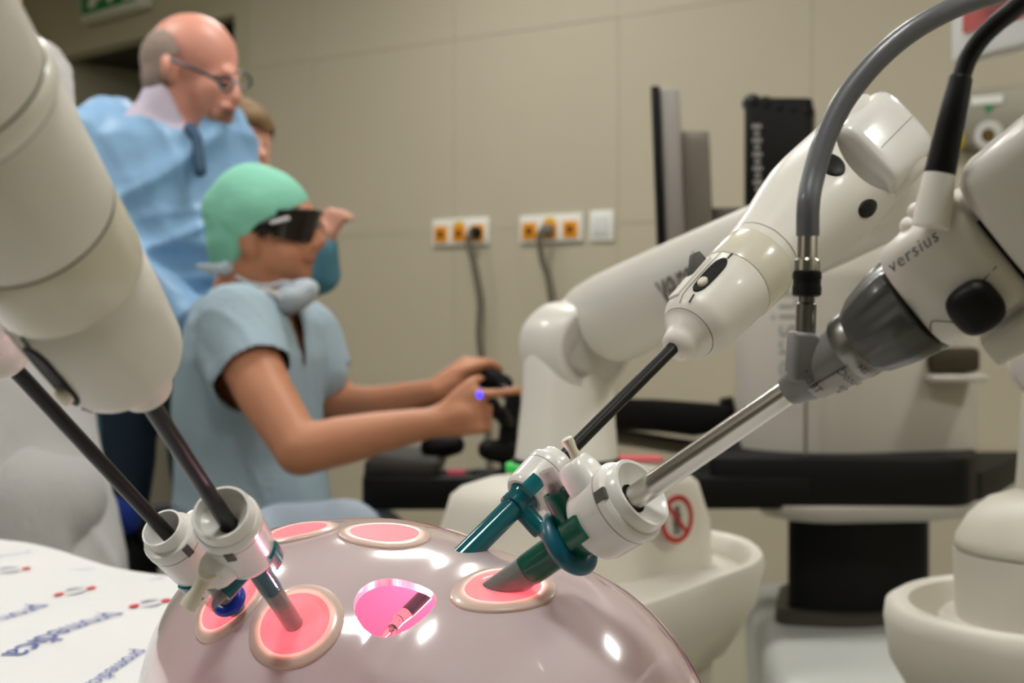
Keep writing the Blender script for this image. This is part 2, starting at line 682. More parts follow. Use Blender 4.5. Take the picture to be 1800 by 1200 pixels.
def outlet(px, py, r, ringm, nm, lab):
    c = wall_pt(px, py, .062)
    o = MB().lathe(frame(c, BN), [(0, r * 1.15), (.01, r * 1.15), (.012, r), (.022, r * .95), (.022, r * .55), (.012, r * .5)], 28).build(nm, ringm, gp, label=lab)
    MB().lathe(frame(c + BN * .012, BN), [(0, r * .5), (.004, r * .5), (.005, r * .2)], 20).build('valve', mat('valve_brass', (90, 72, 36), rough=.4, metal=.6), o)


outlet(1683, 250, .038, mat('outlet_yellow', (206, 178, 20), rough=.5), 'gas_outlet', 'yellow gas outlet')
outlet(1750, 243, .042, mat('outlet_white', (196, 196, 190), rough=.4), 'gas_outlet', 'pale grey gas outlet')
MB().box(wframe(wall_pt(1745, 180, .063)), .05, .003, .013).build('plate_label', SOCKW, gp)
MB().lathe(frame(wall_pt(1747, 194, .062), BN), [(0, .018), (.003, .018)], 3).build('triangle_mark', GRN, gp, smooth=False)

# wall display upper right
mo = P(1670, 112, 3.0)
mx = V((.36, -.93, 0)).normalized()
mu = V((0, 0, 1))
mn = mx.cross(mu) * 1
if mn.y > 0:
    mn = -mn
dm = thing('wall_display', 'white framed display with a red endoscopic picture high at the side', 'display', mo + mx * .35)


def dpt(a, b, c=0.):
    return mo + mx * a + mu * b + mn * c


def quadbox(mb, a0, a1, b0, b1, c0, c1):
    mb.rings([[dpt(a0, b0, c), dpt(a1, b0, c), dpt(a1, b1, c), dpt(a0, b1, c)] for c in (c0, c1)])
    return mb


quadbox(MB(), 0, .7, 0, .48, -.05, 0).build('case', mat('display_white', (206, 206, 204), rough=.4), dm, bevel=.01)
SCR = mat('endoscope_screen', (20, 8, 8), rough=.3)
nt = SCR.node_tree
b = nt.nodes['Principled BSDF']
tc = nt.nodes.new('ShaderNodeTexCoord')
nz = nt.nodes.new('ShaderNodeTexNoise')
nz.inputs['Scale'].default_value = 7
cr = nt.nodes.new('ShaderNodeValToRGB')
cr.color_ramp.elements[0].position = .36
cr.color_ramp.elements[0].color = lin((52, 34, 60)) + (1,)
cr.color_ramp.elements[1].position = .6
cr.color_ramp.elements[1].color = lin((176, 78, 74)) + (1,)
e = cr.color_ramp.elements.new(.46)
e.color = lin((104, 38, 42)) + (1,)
nt.links.new(tc.outputs['Object'], nz.inputs['Vector'])
nt.links.new(nz.outputs['Fac'], cr.inputs[0])
nt.links.new(cr.outputs[0], b.inputs['Emission Color'])
b.inputs['Emission Strength'].default_value = .7
quadbox(MB(), .045, .66, .055, .44, .0, .004).build('screen', SCR, dm)
MB().tube([dpt(.4, .25, -.05), dpt(.4, .25, -.15), dpt(.4, CEIL - mo.z, -.15)], .025, 12, 0).build('ceiling_arm', WHITE, dm)

# ================================================================== surgeon console (behind)
CGREY = mat('console_white', (188, 182, 172), rough=.5, var=.03)
CBLACK = mat('console_black', (7, 7, 6), rough=.55, spec=.25)
con = thing('surgeon_console', 'white and black surgeon console on a broad grey base', 'console', (.75, 3.0, 0))


def plan(*pts):
    return [((px - CX) / F * D, D) for px, D in pts]


def zpx(py, D):
    return H + (HY - py) / F * D


hp = rounded(plan((1282, 2.96), (1440, 2.80), (1722, 2.92), (1690, 3.35), (1330, 3.4)), [.1, .12, .05, .1, .1])
mb = MB()
zt = zpx(470, 2.85)
mb.rings([[V((x, y, z)) for x, y in grow(hp, d)] for z, d in ((zpx(806, 2.85), -.02), (zpx(800, 2.85), 0), (zt - .02, 0), (zt, -.012), (zt + .06, -.12), (zt + .07, -.2))])
mb.build('housing', CGREY, con, angle=50)
MB().box(frame(P(1416, 638, 2.792), (0, 0, 1)), .0025, .004, .19).build('seam', SEAM, con)
# handle notch and its lip
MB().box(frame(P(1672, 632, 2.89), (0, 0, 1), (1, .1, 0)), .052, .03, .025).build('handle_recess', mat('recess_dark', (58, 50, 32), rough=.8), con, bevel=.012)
MB().box(frame(P(1676, 664, 2.87), (0, 0, 1), (1, .1, 0)), .058, .04, .007).build('handle_lip', CGREY, con, bevel=.006)
txo = P(1380, 590, 2.80)
text('versius', .085, on_plane(txo, (0, 0, 1), (-.85, .5, 0)), 'lettering', PRINTGREY, con, space=1.05)
# black desk: beam in front, armrest at the surgeon's end, block under the housing
dz0, dz1 = zpx(893, 2.75), zpx(838, 2.75)
mb = MB()
mb.prism(rounded(plan((636, 2.72), (1500, 2.74), (1722, 2.82), (1760, 3.0), (1800, 3.3), (1240, 3.3), (1180, 2.92), (640, 2.88)), .03), dz0, dz1)
mb.build('desk', CBLACK, con, bevel=.006)
mb = MB()
mb.prism(rounded(plan((638, 2.76), (772, 2.76), (786, 3.1), (668, 3.1)), .02), dz1 - .01, dz1 + .03)
mb.build('armrest', mat('armrest_grey', (44, 42, 38), rough=.6), con, bevel=.01)
MB().cap(P(765, 785, 2.9), .03, P(800, 782, 2.9), .02).build('armrest_hinge', CBLACK, con)
mb = MB()
mb.rings([[V((x, y, z)) for x, y in rounded(plan((1245, 2.75), (1700, 2.72), (1722, 2.85), (1700, 3.3), (1250, 3.3)), .05)] for z in (zpx(890, 2.75), zpx(803, 2.75))])
mb.build('tray', CBLACK, con, bevel=.01)
mb = MB()
pl = rounded(plan((1325, 2.78), (1420, 2.70), (1690, 2.72), (1740, 2.85), (1690, 3.2), (1330, 3.2)), .06)
mb.rings([[V((x, y, z)) for x, y in grow(pl, d)] for z, d in ((zpx(920, 2.75), -.06), (zpx(912, 2.75), -.02), (zpx(897, 2.75), 0), (zpx(888, 2.75), 0))])
mb.build('underside', CGREY, con, angle=60)
cp = rounded(plan((1384, 2.88), (1500, 2.83), (1634, 2.88), (1630, 3.15), (1390, 3.15)), .04)
MB().prism(cp, .44, zpx(905, 2.83)).build('column', CBLACK, con, angle=50)
mb = MB()
mb.rings([[V((x, y, z)) for x, y in grow(cp, d)] for z, d in ((.425, .03), (.45, .03), (.455, .022), (.455, .0))])
mb.build('column_collar', mat('collar_dark', (66, 62, 54), rough=.5), con)
bp = rounded([(.46, 2.4), (1.35, 2.3), (1.5, 3.3), (.56, 3.36)], .08)
mb = MB()
mb.rings([[V((x, y, z)) for x, y in grow(bp, d)] for z, d in ((0, .0), (.38, .02), (.41, .01), (.424, -.02), (.43, -.2), (.432, -.3))])
mb.build('base', mat('console_base_grey', (186, 188, 184), rough=.4, var=.04), con, angle=60)
# bowed black bar behind the robot column and pale tube under it
mb = MB()
rs = []
for px, y0, y1 in ((1040, 700, 752), (1085, 700, 755), (1150, 701, 758), (1220, 706, 767), (1270, 710, 758), (1292, 712, 735)):
    rs.append([P(px, y0, 3.0), P(px, y0, 3.1), P(px, y1, 3.1), P(px, y1, 3.0)])
mb.rings(rs)
mb.build('knee_bar', CBLACK, con, bevel=.006)
MB().tube([P(1040, 760, 3.1), P(1120, 772, 3.1), P(1200, 785, 3.08), P(1300, 800, 3.0)], .018, 10).build('support_tube', mat('tube_olive', (128, 122, 104), rough=.5), con)
MB().tube([P(1276, 700, 3.02), P(1285, 745, 3.02), P(1300, 812, 2.95)], .016, 10).build('side_strut', CBLACK, con)
MB().box(frame(P(1118, 806, 2.85), (0, 0, 1)), .05, .05, .003).build('red_tag', mat('tag_pink', (206, 92, 98), rough=.8), con)
MB().box(frame(P(802, 836, 2.8), (0, 0, 1)), .018, .02, .012).build('button', mat('button_pink', (206, 70, 100), rough=.5), con, bevel=.004)
# hand controllers on their stalk
mb = MB()
mb.tube([P(905, 830, 2.78), P(893, 770, 2.78), P(903, 700, 2.78)], [.028, .02, .016], 12)
mb.tube([P(905, 700, 2.78), P(880, 682, 2.84), P(868, 668, 2.86)], .014, 10)
mb.tube([P(893, 745, 2.78), P(880, 728, 2.62), P(862, 716, 2.58)], .014, 10)
mb.cap(P(858, 790, 2.72), .02, P(890, 795, 2.75), .024)
mb.cap(P(842, 842, 2.8), .022, P(905, 850, 2.8), .03)
mb.build('control_stalk', CBLACK, con)
hc = MB()
hc.cap(P(862, 668, 2.86), .026, P(886, 674, 2.86), .018)
hc.build('hand_controller', CBLACK, con)
hc = MB()
hc.cap(P(842, 700, 2.55), .02, P(862, 716, 2.58), .02)
hco = hc.build('hand_controller', CBLACK, con)
LEDB = mat('blue_led', (60, 60, 255), emit=(50, 50, 255), estr=3.)
MB().ell(Matrix.Translation(P(842, 694, 2.525)), .0065, .004, .0065, 14, 8).build('status_light', LEDB, hco, label='glowing blue status light')
MB().ell(Matrix.Translation(P(840, 683, 2.545)), .006, .004, .004, 12, 8).build('status_light', mat('blue_led_dim', (60, 40, 200), emit=(60, 40, 220), estr=.7), hco)

# monitor facing the surgeon, seen edge-on from its back corner
md = V((.104, .995, 0))
mr = V((.995, -.104, 0))
mt = (P(1163, 410, 3.1) - P(1153, 150, 3.1)).normalized() * -1
mbse = P(1166, 480, 3.1)
mon = thing('monitor', 'flat monitor seen edge-on with black front and grey back', 'monitor', mbse)


def mbox(a0, a1, b0, b1, d0, d1):
    """a: thickness to the right, b: up, d: away"""
    q = MB()
    q.rings([[mbse + mr * a + mt * bb + md * d for a, d in ((a0, d0), (a1, d0), (a1, d1), (a0, d1))] for bb in (b0, b1)])
    return q


mh = (480 - 150) / F * 3.1
mbox(-.012, .008, 0, mh, 0, .55).build('screen_panel', BLACK, mon, bevel=.004)
mbox(.008, .05, .005, mh - .005, .005, .54).build('back_shell', mat('monitor_grey', (160, 154, 150), rough=.5), mon, bevel=.006)
bs = mbox(.05, .115, .06, mh - .085, .1, .42).build('rear_box', mat('rear_box_grey', (148, 140, 128), rough=.6), mon, bevel=.006)
for k in range(9):
    mbox(.056 + k * .0062, .0585 + k * .0062, .07, mh - .1, .096, .1).build('rib', mat('rib_grey', (160, 152, 140), rough=.6), bs)
mbox(.115, .19, .10, .16, .22, .28).build('mount_arm', mat('mount_grey', (130, 124, 112), rough=.5), mon, bevel=.004)
mbox(.16, .21, .075, .16, .22, .28).build('mount_post', mat('mount_grey', (130, 124, 112)), mon, bevel=.004)

# slotted black tower standing behind the monitor
tb = P(1372, 440, 3.22)
tw = thing('equipment_tower', 'black slotted equipment tower standing on the console housing', 'tower', tb)
yt = zpx(186, 3.22)
MB().prism(rounded(plan((1308, 3.1), (1428, 3.1), (1434, 3.34), (1318, 3.34)), .015), zt + .069, yt).build('case', BLACK, tw, bevel=.006)
for k in range(5):
    px = 1322 + k * 23
    MB().cap(P(px, 182 + k * 4, 3.12), .022, P(px + 3, 184 + k * 4, 3.3), .022).build('ridge', BLACK, tw)
SLOTM = mat('slot_grey', (170, 168, 166), rough=.5)
for k in range(10):
    y = 222 + 12.3 * k
    MB().box(frame(P(1330 + k * .3, y, 3.098), (0, 0, 1)), .010 if k % 2 == 0 else .0055, .002, .0042).build('vent_slot', SLOTM, tw)

# ================================================================== robot carts and arms
GREENL = mat('green_light_ring', (20, 120, 40), emit=(30, 190, 70), estr=.55)
SALMON = mat('salmon_light', (240, 140, 120), emit=(255, 120, 100), estr=.9)
RINGGREY = mat('ring_grey', (140, 132, 122), rough=.5)


def loft_plan(mb, poly, levels):
    mb.rings([[V((x, y, z)) for x, y in grow(poly, d)] for z, d in levels])
    return mb


def cart_base(t, O, box, deck, ztop, zdeck, colc, skirt=True):
    """box and deck are plan outlines; the deck is a shelf with a raised lip around a lower floor"""
    loft_plan(MB(), box, [(zdeck - .03, .015), (zdeck + .03, .012), (ztop - .03, .0), (ztop - .012, -.006), (ztop - .002, -.02), (ztop + .008, -.06)]).build('pedestal', CARTWHITE, t, angle=60)
    mb = loft_plan(MB(), deck, [(zdeck - .12, -.05), (zdeck - .06, -.012), (zdeck - .012, 0), (zdeck, -.004), (zdeck + .002, -.014), (zdeck - .004, -.022), (zdeck - .028, -.03), (zdeck - .03, -.06)])
    mb.build('deck', CARTWHITE, t, angle=60)
    loft_plan(MB(), deck, [(.12, -.09), (.3, -.085), (zdeck - .115, -.07)]).build('skirt', mat('skirt_white', (196, 192, 182), rough=.55), t, angle=60)
    loft_plan(MB(), deck, [(.075, -.02), (.125, -.02), (.14, -.05)]).build('chassis', mat('chassis_grey', (60, 60, 60), rough=.6), t, angle=60)
    c = V((sum(p[0] for p in deck) / len(deck), sum(p[1] for p in deck) / len(deck)))
    for k in range(0, len(deck), max(1, len(deck) // 4)):
        p = c + (V(deck[k]) - c) * .8
        wmb = MB()
        wmb.lathe(frame((p.x - .015, p.y, .0385), (1, 0, 0)), [(0, .03), (.004, .038), (.026, .038), (.03, .03)], 20)
        wmb.build('caster', BLACK, t)


c1 = thing('robot_cart', 'white surgical robot cart with a green light ring and long arm in the middle', 'robot', (.1, 1.85, 0), 'surgical robot carts')
bx = rounded([(-.014, 1.66), (.275, 1.93), (.19, 2.06), (-.098, 1.80)], .05)
dk = rounded([(-.16, 1.74), (-.02, 1.42), (.115, 1.45), (.33, 1.79), (.33, 2.0), (.2, 2.15), (-.1, 2.05)], .09)
cart_base(c1, None, bx, dk, .828, .735, None)
cb = P(996, 822, 1.88)
cb.z = .835
MB().lathe(Matrix.Translation((cb.x, cb.y, .812)), [(0, .088), (.012, .088), (.02, .082), (.026, .078)], 40).build('ring_base', RINGGREY, c1)
MB().lathe(Matrix.Translation((cb.x, cb.y, .838)), [(0, .081), (.008, .081), (.01, .074)], 40).build('light_ring', GREENL, c1, label='glowing green light ring')
MB().lathe(Matrix.Translation((cb.x, cb.y, .848)), [(-.002, .072), (.006, .071)], 40).build('gap_ring', BLACK, c1)
sh = P(1000, 604, 1.92)
top = V((cb.x, cb.y, .853))
mb = MB()
rs = []
for t, r, sx in ((0, .068, 1.), (.02, .068, 1.), (.3, .064, 1), (.6, .061, 1.0), (.8, .06, 1.02), (1., .054, 1.0)):
    c = top.lerp(sh, t)
    rs.append([c + V((r * sx * math.cos(a), r * math.sin(a), 0)) for a in [2 * PI * j / 40 for j in range(40)]])
mb.rings(rs)
mb.build('column', WHITE, c1, angle=60)
dax = V((.50, -.866, -.04)).normalized()
fc = P(1046, 612, 1.86)
mb = MB()
mb.lathe(frame(fc - dax * .105, dax), [(-.012, .03), (-.006, .046), (0, .054), (.012, .0585), (.085, .0585), (.098, .0575), (.105, .0555), (.107, .053)], 56)
mb.build('shoulder_drum', WHITE, c1, angle=50)
MB().lathe(frame(fc, dax), [(0, .0535), (.0035, .0535), (.0045, .052), (.0035, .05), (.002, .046)], 56).build('drum_cap', mat('drum_cap_white', (212, 207, 202), rough=.5), c1)
# long link from the shoulder to the elbow
E0 = fc - dax * .150
ls = P(1050, 570, 1.99)
le = P(1570, 335, 1.05)
ld = (le - ls)
mb = MB()
prof = [(0, .01), (.012, .04), (.035, .056), (.08, .061), (.16, .061), (.3, .057), (.55, .049), (.8, .0405), (1, .034)]
Lk = ld.length
mb.lathe(frame(ls - ld.normalized() * .06, ld), [(t * (Lk + .06) if i > 3 else t * 1., r) for i, (t, r) in enumerate(prof)], 40)
mb.build('upper_link', WHITE, c1, angle=60)
# vertical knuckle joining drum and link
MB().cap(fc - dax * .09, .05, ls + ld.normalized() * .02, .054, 24).build('shoulder_knuckle', WHITE, c1)
fr = frame(ls, ld, V((.5, -.85, 0)))
ldn = ld.normalized()
toc = V((.0, -1, .0))
sdn = (toc - ldn * toc.dot(ldn)).normalized()
upn = ldn.cross(sdn)
if upn.z < 0:
    upn = -upn


def linkface(px, D0=1.5):
    """t along the link where its axis crosses that column of the frame"""
    best = min(range(400), key=lambda i: abs(CX + (ls + ld * i / 400).x / (ls + ld * i / 400).y * F - px))
    return best / 400


def lrad(t):
    x = t
    for (a, r0), (b_, r1) in zip(prof[3:], prof[4:]):
        if a <= x <= b_:
            return r0 + (r1 - r0) * (x - a) / (b_ - a)
    return .04


def on_link(t0, ang0):
    def f(a, b_):
        t = t0 + a / Lk
        r = lrad((t * Lk + .06) / (Lk + .06)) + .0022
        an = ang0 + b_ / r
        return ls + ld * t + (sdn * math.cos(an) + upn * math.sin(an)) * r
    return f


text('versius', .070, on_link(linkface(1232), .22), 'lettering', mat('print_mid_grey', (96, 92, 86), rough=.6), c1, align='LEFT')
t0 = linkface(1375)
mb = MB()
f = on_link(t0, .62)
mb.rings([[f(.017 * math.cos(a) * s, .011 * math.sin(a) * s) for a in [2 * PI * j / 20 for j in range(20)]] for s in (1, .7, .3)])
mb.build('status_light', SALMON, c1, label='salmon glowing light patch')
MB().ell(Matrix.Translation(on_link(linkface(1010), 1.1)(0, 0)), .005, .005, .005).build('screw_hole', PRINTBLACK, c1)
# prohibition sign on the pedestal's side face
fx = V((.289, .27, 0)).normalized()
so = P(1183, 911, 1.865)
fn = V((fx.y, -fx.x, 0))
best = None
for k in range(400):   # set the plate just outside the pedestal's side
    D = 1.70 + k * .001
    p = P(1183, 911, D)
    a = V((-.014, 1.66, 0))
    dist = (p - a).dot(fn)
    if dist < .014:
        so = p + fn * .006
        break
sg = MB()


def ringpts(r):
    return [so + fx * r * math.cos(2 * PI * j / 32) + V((0, 0, 1)) * r * math.sin(2 * PI * j / 32) for j in range(32)]


sg.rings([ringpts(.0305), [p + fn * .001 for p in ringpts(.0305)]])
sgo = sg.build('warning_sign', mat('sign_plate_white', (206, 200, 192), rough=.5), c1, smooth=False)
sg = MB()
sg.rings([[p + fn * d for p in ringpts(r)] for r, d in ((.0315, 0), (.0315, .002), (.0245, .002), (.0245, 0))], loop=True)
sx = (fx * .7 + V((0, 0, -.7))).normalized()
sy = sx.cross(fn)
sg.rings([[so + fn * d + sx * a + sy * b_ for a, b_ in ((-.028, -.0028), (.028, -.0028), (.028, .0028), (-.028, .0028))] for d in (.0012, .0022)])
sg.build('red_ring_and_bar', mat('sign_red', (178, 40, 34), rough=.5), sgo, smooth=False)
sg = MB()
for a, b_, hw, hh in ((0, .012, .005, .005), (0, -.001, .008, .009), (-.004, -.014, .003, .006), (.004, -.014, .003, .006)):
    sg.rings([[so + fn * d + fx * (a + x * hw) + V((0, 0, b_ + y * hh)) for x, y in ((-1, -1), (1, -1), (1, 1), (-1, 1))] for d in (.0008, .0014)])
sg.build('grey_figure', mat('sign_figure_grey', (96, 92, 90), rough=.6), sgo, smooth=False)
p = P(923, 933, 1.70)
MB().ell(Matrix.Translation((p.x, 1.676 + (p.x + .014) * .93 - .006, p.z)), .004, .003, .004).build('screw_hole', PRINTBLACK, c1)

# cart at the right edge
c2 = thing('robot_cart', 'white surgical robot cart with a round-topped pedestal by the right edge', 'robot', (.66, 1.45, 0), 'surgical robot carts')
pc = P(1862, 1000, 1.36)
zt2 = zpx(872, 1.40)
zd2 = zpx(1090, 1.30)
pr = 1.36 / F * 172
el = [(pc.x + pr * 1.02 * math.cos(a), pc.y + pr * 1.05 * math.sin(a)) for a in [2 * PI * j / 44 for j in range(44)]]
zs2 = zpx(985, 1.30)
loft_plan(MB(), el, [(zd2 - .06, -.004), (zd2, .0), (zs2 - .001, .002)]).build('pedestal', CARTWHITE, c2, angle=60)
loft_plan(MB(), el, [(zs2, -.001), (zs2 + .002, .0015), (zs2 + .012, 0), (zs2 + .032, -.012), (zs2 + .048, -.03), (zs2 + .056, -.055), (zs2 + .058, -.08)]).build('pedestal_cap', mat('cap_cream', (222, 218, 204), rough=.45), c2, angle=60)
dk2 = [(pc.x + .01 + pr * 1.78 * math.cos(a), pc.y + .02 + pr * 1.95 * math.sin(a)) for a in [2 * PI * j / 56 for j in range(56)]]
loft_plan(MB(), dk2, [(zd2 - .10, -.03), (zd2 - .06, -.006), (zd2 - .02, 0), (zd2 - .006, -.002), (zd2, -.012), (zd2 - .003, -.024), (zd2 - .045, -.032), (zd2 - .05, -.06)]).build('deck', CARTWHITE, c2, angle=60)
loft_plan(MB(), dk2, [(.12, -.06), (.3, -.05), (zd2 - .09, -.04)]).build('skirt', mat('skirt_white', (196, 192, 182)), c2, angle=60)
loft_plan(MB(), dk2, [(.075, -.02), (.125, -.02), (.14, -.05)]).build('chassis', mat('chassis_grey', (60, 60, 60)), c2, angle=60)
loft_plan(MB(), [(pc.x + (x - pc.x) * 1.16, pc.y + (y - pc.y) * 1.16) for x, y in el], [(zd2 - .05, 0), (zd2 - .012, 0), (zd2 - .008, -.004), (zd2 - .012, -.010)]).build('pedestal_collar', CARTWHITE, c2, angle=60)
for k in range(4):
    a = PI / 4 + PI / 2 * k
    MB().lathe(frame((pc.x - .005 + .17 * math.cos(a), pc.y + .02 + .18 * math.sin(a), .0385), (1, 0, 0)), [(0, .03), (.004, .038), (.026, .038), (.03, .03)], 20).build('caster', BLACK, c2)
col2 = V((pc.x + .03, pc.y + .02, zs2 + .05))
sh2 = P(1900, 640, 1.36)
MB().cap(col2, .062, V((sh2.x + .005, sh2.y, sh2.z)), .055, 32).build('column', WHITE, c2)
MB().lathe(frame(P(1838, 636, 1.28), V((-.38, -.92, 0))), [(-.09, .03), (-.08, .034), (-.01, .034), (0, .0325), (.002, .031)], 48).build('shoulder_drum', WHITE, c2)
MB().lathe(frame(P(1838, 636, 1.279), V((-.38, -.92, 0))), [(0, .0302), (.003, .0295), (.004, .028)], 48).build('drum_cap', mat('drum_cap_white', (212, 207, 202)), c2)

# carts out of the picture on the left that carry the two left arms
c3 = dup(c1, V((-1.28, .33, 0)), -2.1, 'white surgical robot cart outside the picture beside the near table end', 'surgical robot carts')
c4 = dup(c1, V((-1.95, 1.2, 0)), -1.2, 'white surgical robot cart outside the picture beside the far table end', 'surgical robot carts')
for c in (c3, c4):
    for ch in list(c.children):
        if ch.name.split('.')[0] in ('upper_link', 'lettering', 'status_light', 'screw_hole', 'warning_sign', 'shoulder_knuckle', 'shoulder_drum', 'drum_cap'):
            for g in list(ch.children):
                bpy.data.objects.remove(g)
            bpy.data.objects.remove(ch)

# ================================================================== operating table, drape, training torso
TN = V((.679, .734, 0))
TD = V((.734, -.679, 0))
TZ = H - .23
tbl = thing('operating_table', 'operating table hidden under the printed white drape', 'table', (-.5, .6, 0))


def tp(t, n, z):
    return TN * n + TD * t + V((0, 0, z))


mb = MB()
mb.rings([[tp(t, n, z) for t, n in ((-2.0, .15), (-.255, .15), (-.255, .722), (-2.0, .722))] for z in (TZ - .09, TZ - .006)])
mb.build('mattress', mat('mattress_black', (30, 30, 32), rough=.6), tbl, bevel=.02)
mb = MB()
mb.rings([[tp(t, n, z) for t, n in ((-1.3, .31), (-.95, .31), (-.95, .57), (-1.3, .57))] for z in (.08, TZ - .09)])
mb.build('column', STEEL, tbl, bevel=.02)
mb = MB()
mb.rings([[tp(t, n, z) for t, n in ((-1.6, .2), (-.6, .2), (-.6, .67), (-1.6, .67))] for z in (0, .085)])
mb.build('foot', mat('foot_grey', (90, 90, 92), rough=.5), tbl, bevel=.02)


def drape_z(t, n):
    z = TZ + .0025 + .0035 * math.sin(t * 9 + n * 5) * math.sin(n * 7 - t * 3 + 1) + .002 * math.sin(t * 23 + 2 * math.sin(n * 9)) + .0015 * math.sin(n * 31 - t * 11)
    d = math.hypot(t + .485, n - .45)
    if d < .26:        # flat under the torso's foot
        k = min(1, max(0, (d - .17) / .09))
        z = TZ + .001 + (z - TZ - .001) * k
    return z


DRM = mat('drape_white', (226, 225, 226), rough=.85, var=.015, bump=.25, bscale=25)
nt_, nn_ = 150, 74
g = {}
mb = MB()
rows = []
for i in range(nt_ + 1):
    t = -2.06 + (2.06 - .235) * i / nt_
    row = []
    for j in range(nn_ + 1):
        s = -.18 + 1.23 * j / nn_
        # arc length s across the table: hang, top, hang
        n0, n1, R = .135, .736, .03
        if s < n0:
            h = n0 - s
            n, z = n0 - min(h, R) * .55, -max(0, h - .008)
        elif s > n1:
            h = s - n1
            n, z = n1 + min(h, R) * .4, -max(0, h - .008)
        else:
            n, z = s, 0
        if z < 0:
            n += .012 * math.sin(t * 26 + math.sin(t * 7) * 2) * min(1, -z * 6) + (.02 if s > n1 else -.02) * min(1, -z * 8)
            z = TZ + .002 + z
        else:
            z = drape_z(t, n)
        row.append(tp(t, n, z))
    rows.append(row)
mb.rings(rows, closed=False, caps=False)
drp = mb.build('drape', DRM, None, angle=80)
tag(drp, 'white surgical drape printed with blue words and red dots on the table', 'drape')
sol = drp.modifiers.new('s', 'SOLIDIFY')
sol.thickness = .0008
sol.offset = -1


def dplace(px, py):
    D = (H - TZ - .003) / (py - HY) * F
    return V(((px - CX) / F * D, D, 0))


def dtext(s, a, b, size=None):
    A, B = dplace(*a), dplace(*b)
    d = (B - A)
    L = d.length
    d.normalize()
    u = V((-d.y, d.x, 0))
    c = (A + B) / 2
    k = 1.0

    def f(x, y):
        p = c + d * x * k + u * y * k
        return V((p.x, p.y, drape_z(p.dot(TD), p.dot(TN)) + .0012))
    text(s, L / (len(s) * .545), f, 'printed_word', PRINTBLUE, drp)


dtext('promedica', (222, 1077), (8, 1165))
dtext('promedica', (90, 1050), (-105, 1120))
dtext('promedica', (258, 1148), (150, 1205))
dtext('promedica', (62, 973), (-30, 985))
dtext('promedica', (170, 996), (118, 1001))


def dmark(px0, px1, py):
    A, B = dplace(px0, py + 4), dplace(px1, py - 3)
    for q in (A, B):
        mb = MB()
        mb.v = [(q.x + .0040 * math.cos(2 * PI * j / 14), q.y + .0072 * math.sin(2 * PI * j / 14), drape_z(q.dot(TD), q.dot(TN)) + .0012) for j in range(14)]
        mb.f = [tuple(range(14))]
        mb.build('red_dot', PRINTRED, drp)
    c = (A + B) / 2
    d = (B - A)
    for sgn_ in (-1, 1):
        mb = MB()
        rs = []
        for k in range(11):
            a = -.9 + 1.8 * k / 10
            rr = []
            for w_ in (-1, 1):
                p = c + d * (.32 * a + .1 * sgn_) + V((-d.y, d.x, 0)).normalized() * (sgn_ * (.011 - .004 * a * a) + w_ * .0022 * (1 - .6 * a * a))
                rr.append(V((p.x, p.y, drape_z(p.dot(TD), p.dot(TN)) + .0012)))
            rs.append(rr)
        mb.rings(rs, closed=False, caps=False)
        mb.build('blue_arc', mat('print_greyblue', (128, 130, 152), rough=.8), drp)


dmark(236, 292, 1066)
dmark(104, 160, 1035)
dmark(-12, 46, 1005)
dtext('pro', (160, 997), (140, 1000))
dtext('pro', (290, 1019), (262, 1024))

# --- the torso shell
DV = [-0.0718, 0.6791, -0.2135, 0.1031, 0.118, 0.1185, 2.5503, 0.4523, 0.001, 0.6331, -0.2081, 0.0947, 0.1377, 0.1039, 0.0814]


def dfield(p):
    xc, yc, zc, a, b, c, n, th, x2, y2, z2, a2, b2, c2, k = DV
    p = np.asarray(p)
    x, y, z = p[..., 0] - xc, p[..., 1] - yc, p[..., 2] - H - zc
    X = x * np.cos(th) + y * np.sin(th)
    Y = -x * np.sin(th) + y * np.cos(th)
    m = (np.abs(X / a) ** n + np.abs(Y / b) ** n + np.abs(z / c) ** n) ** (1 / n) - 1
    l = np.sqrt(((p[..., 0] - x2) / a2) ** 2 + ((p[..., 1] - y2) / b2) ** 2 + ((p[..., 2] - H - z2) / c2) ** 2) - 1
    h = np.clip(.5 + .5 * (m - l) / k, 0, 1)
    return m * (1 - h) + l * h - k * h * (1 - h)


DC = np.array([DV[0] + .02, DV[1], DV[2] + H])


def dproj(o, d, hi=.4, lo=0.):
    """first crossing from inside along d"""
    o, d = np.asarray(o, float), np.asarray(d, float)
    lo = np.full(d.shape[:-1], lo)
    hi = np.full(d.shape[:-1], hi)
    for _ in range(34):
        m = (lo + hi) / 2
        f = dfield(o + d * m[..., None])
        lo = np.where(f < 0, m, lo)
        hi = np.where(f < 0, hi, m)
    return o + d * lo[..., None]


def dnorm(q):
    e = 1e-4
    g = np.array([dfield(q + e * np.eye(3)[k]) - dfield(q - e * np.eye(3)[k]) for k in range(3)])
    return g / np.linalg.norm(g)


def dhit(px, py):
    p = np.array(P(px, py, 1.0)) - np.array([0, 0, H])
    tt = np.linspace(.4, .9, 4000)
    f = dfield(np.array([0, 0, H]) + p * tt[:, None])
    i = int(np.argmax(f < 0))
    q = np.array([0, 0, H]) + p * tt[i]
    return q, dnorm(q)


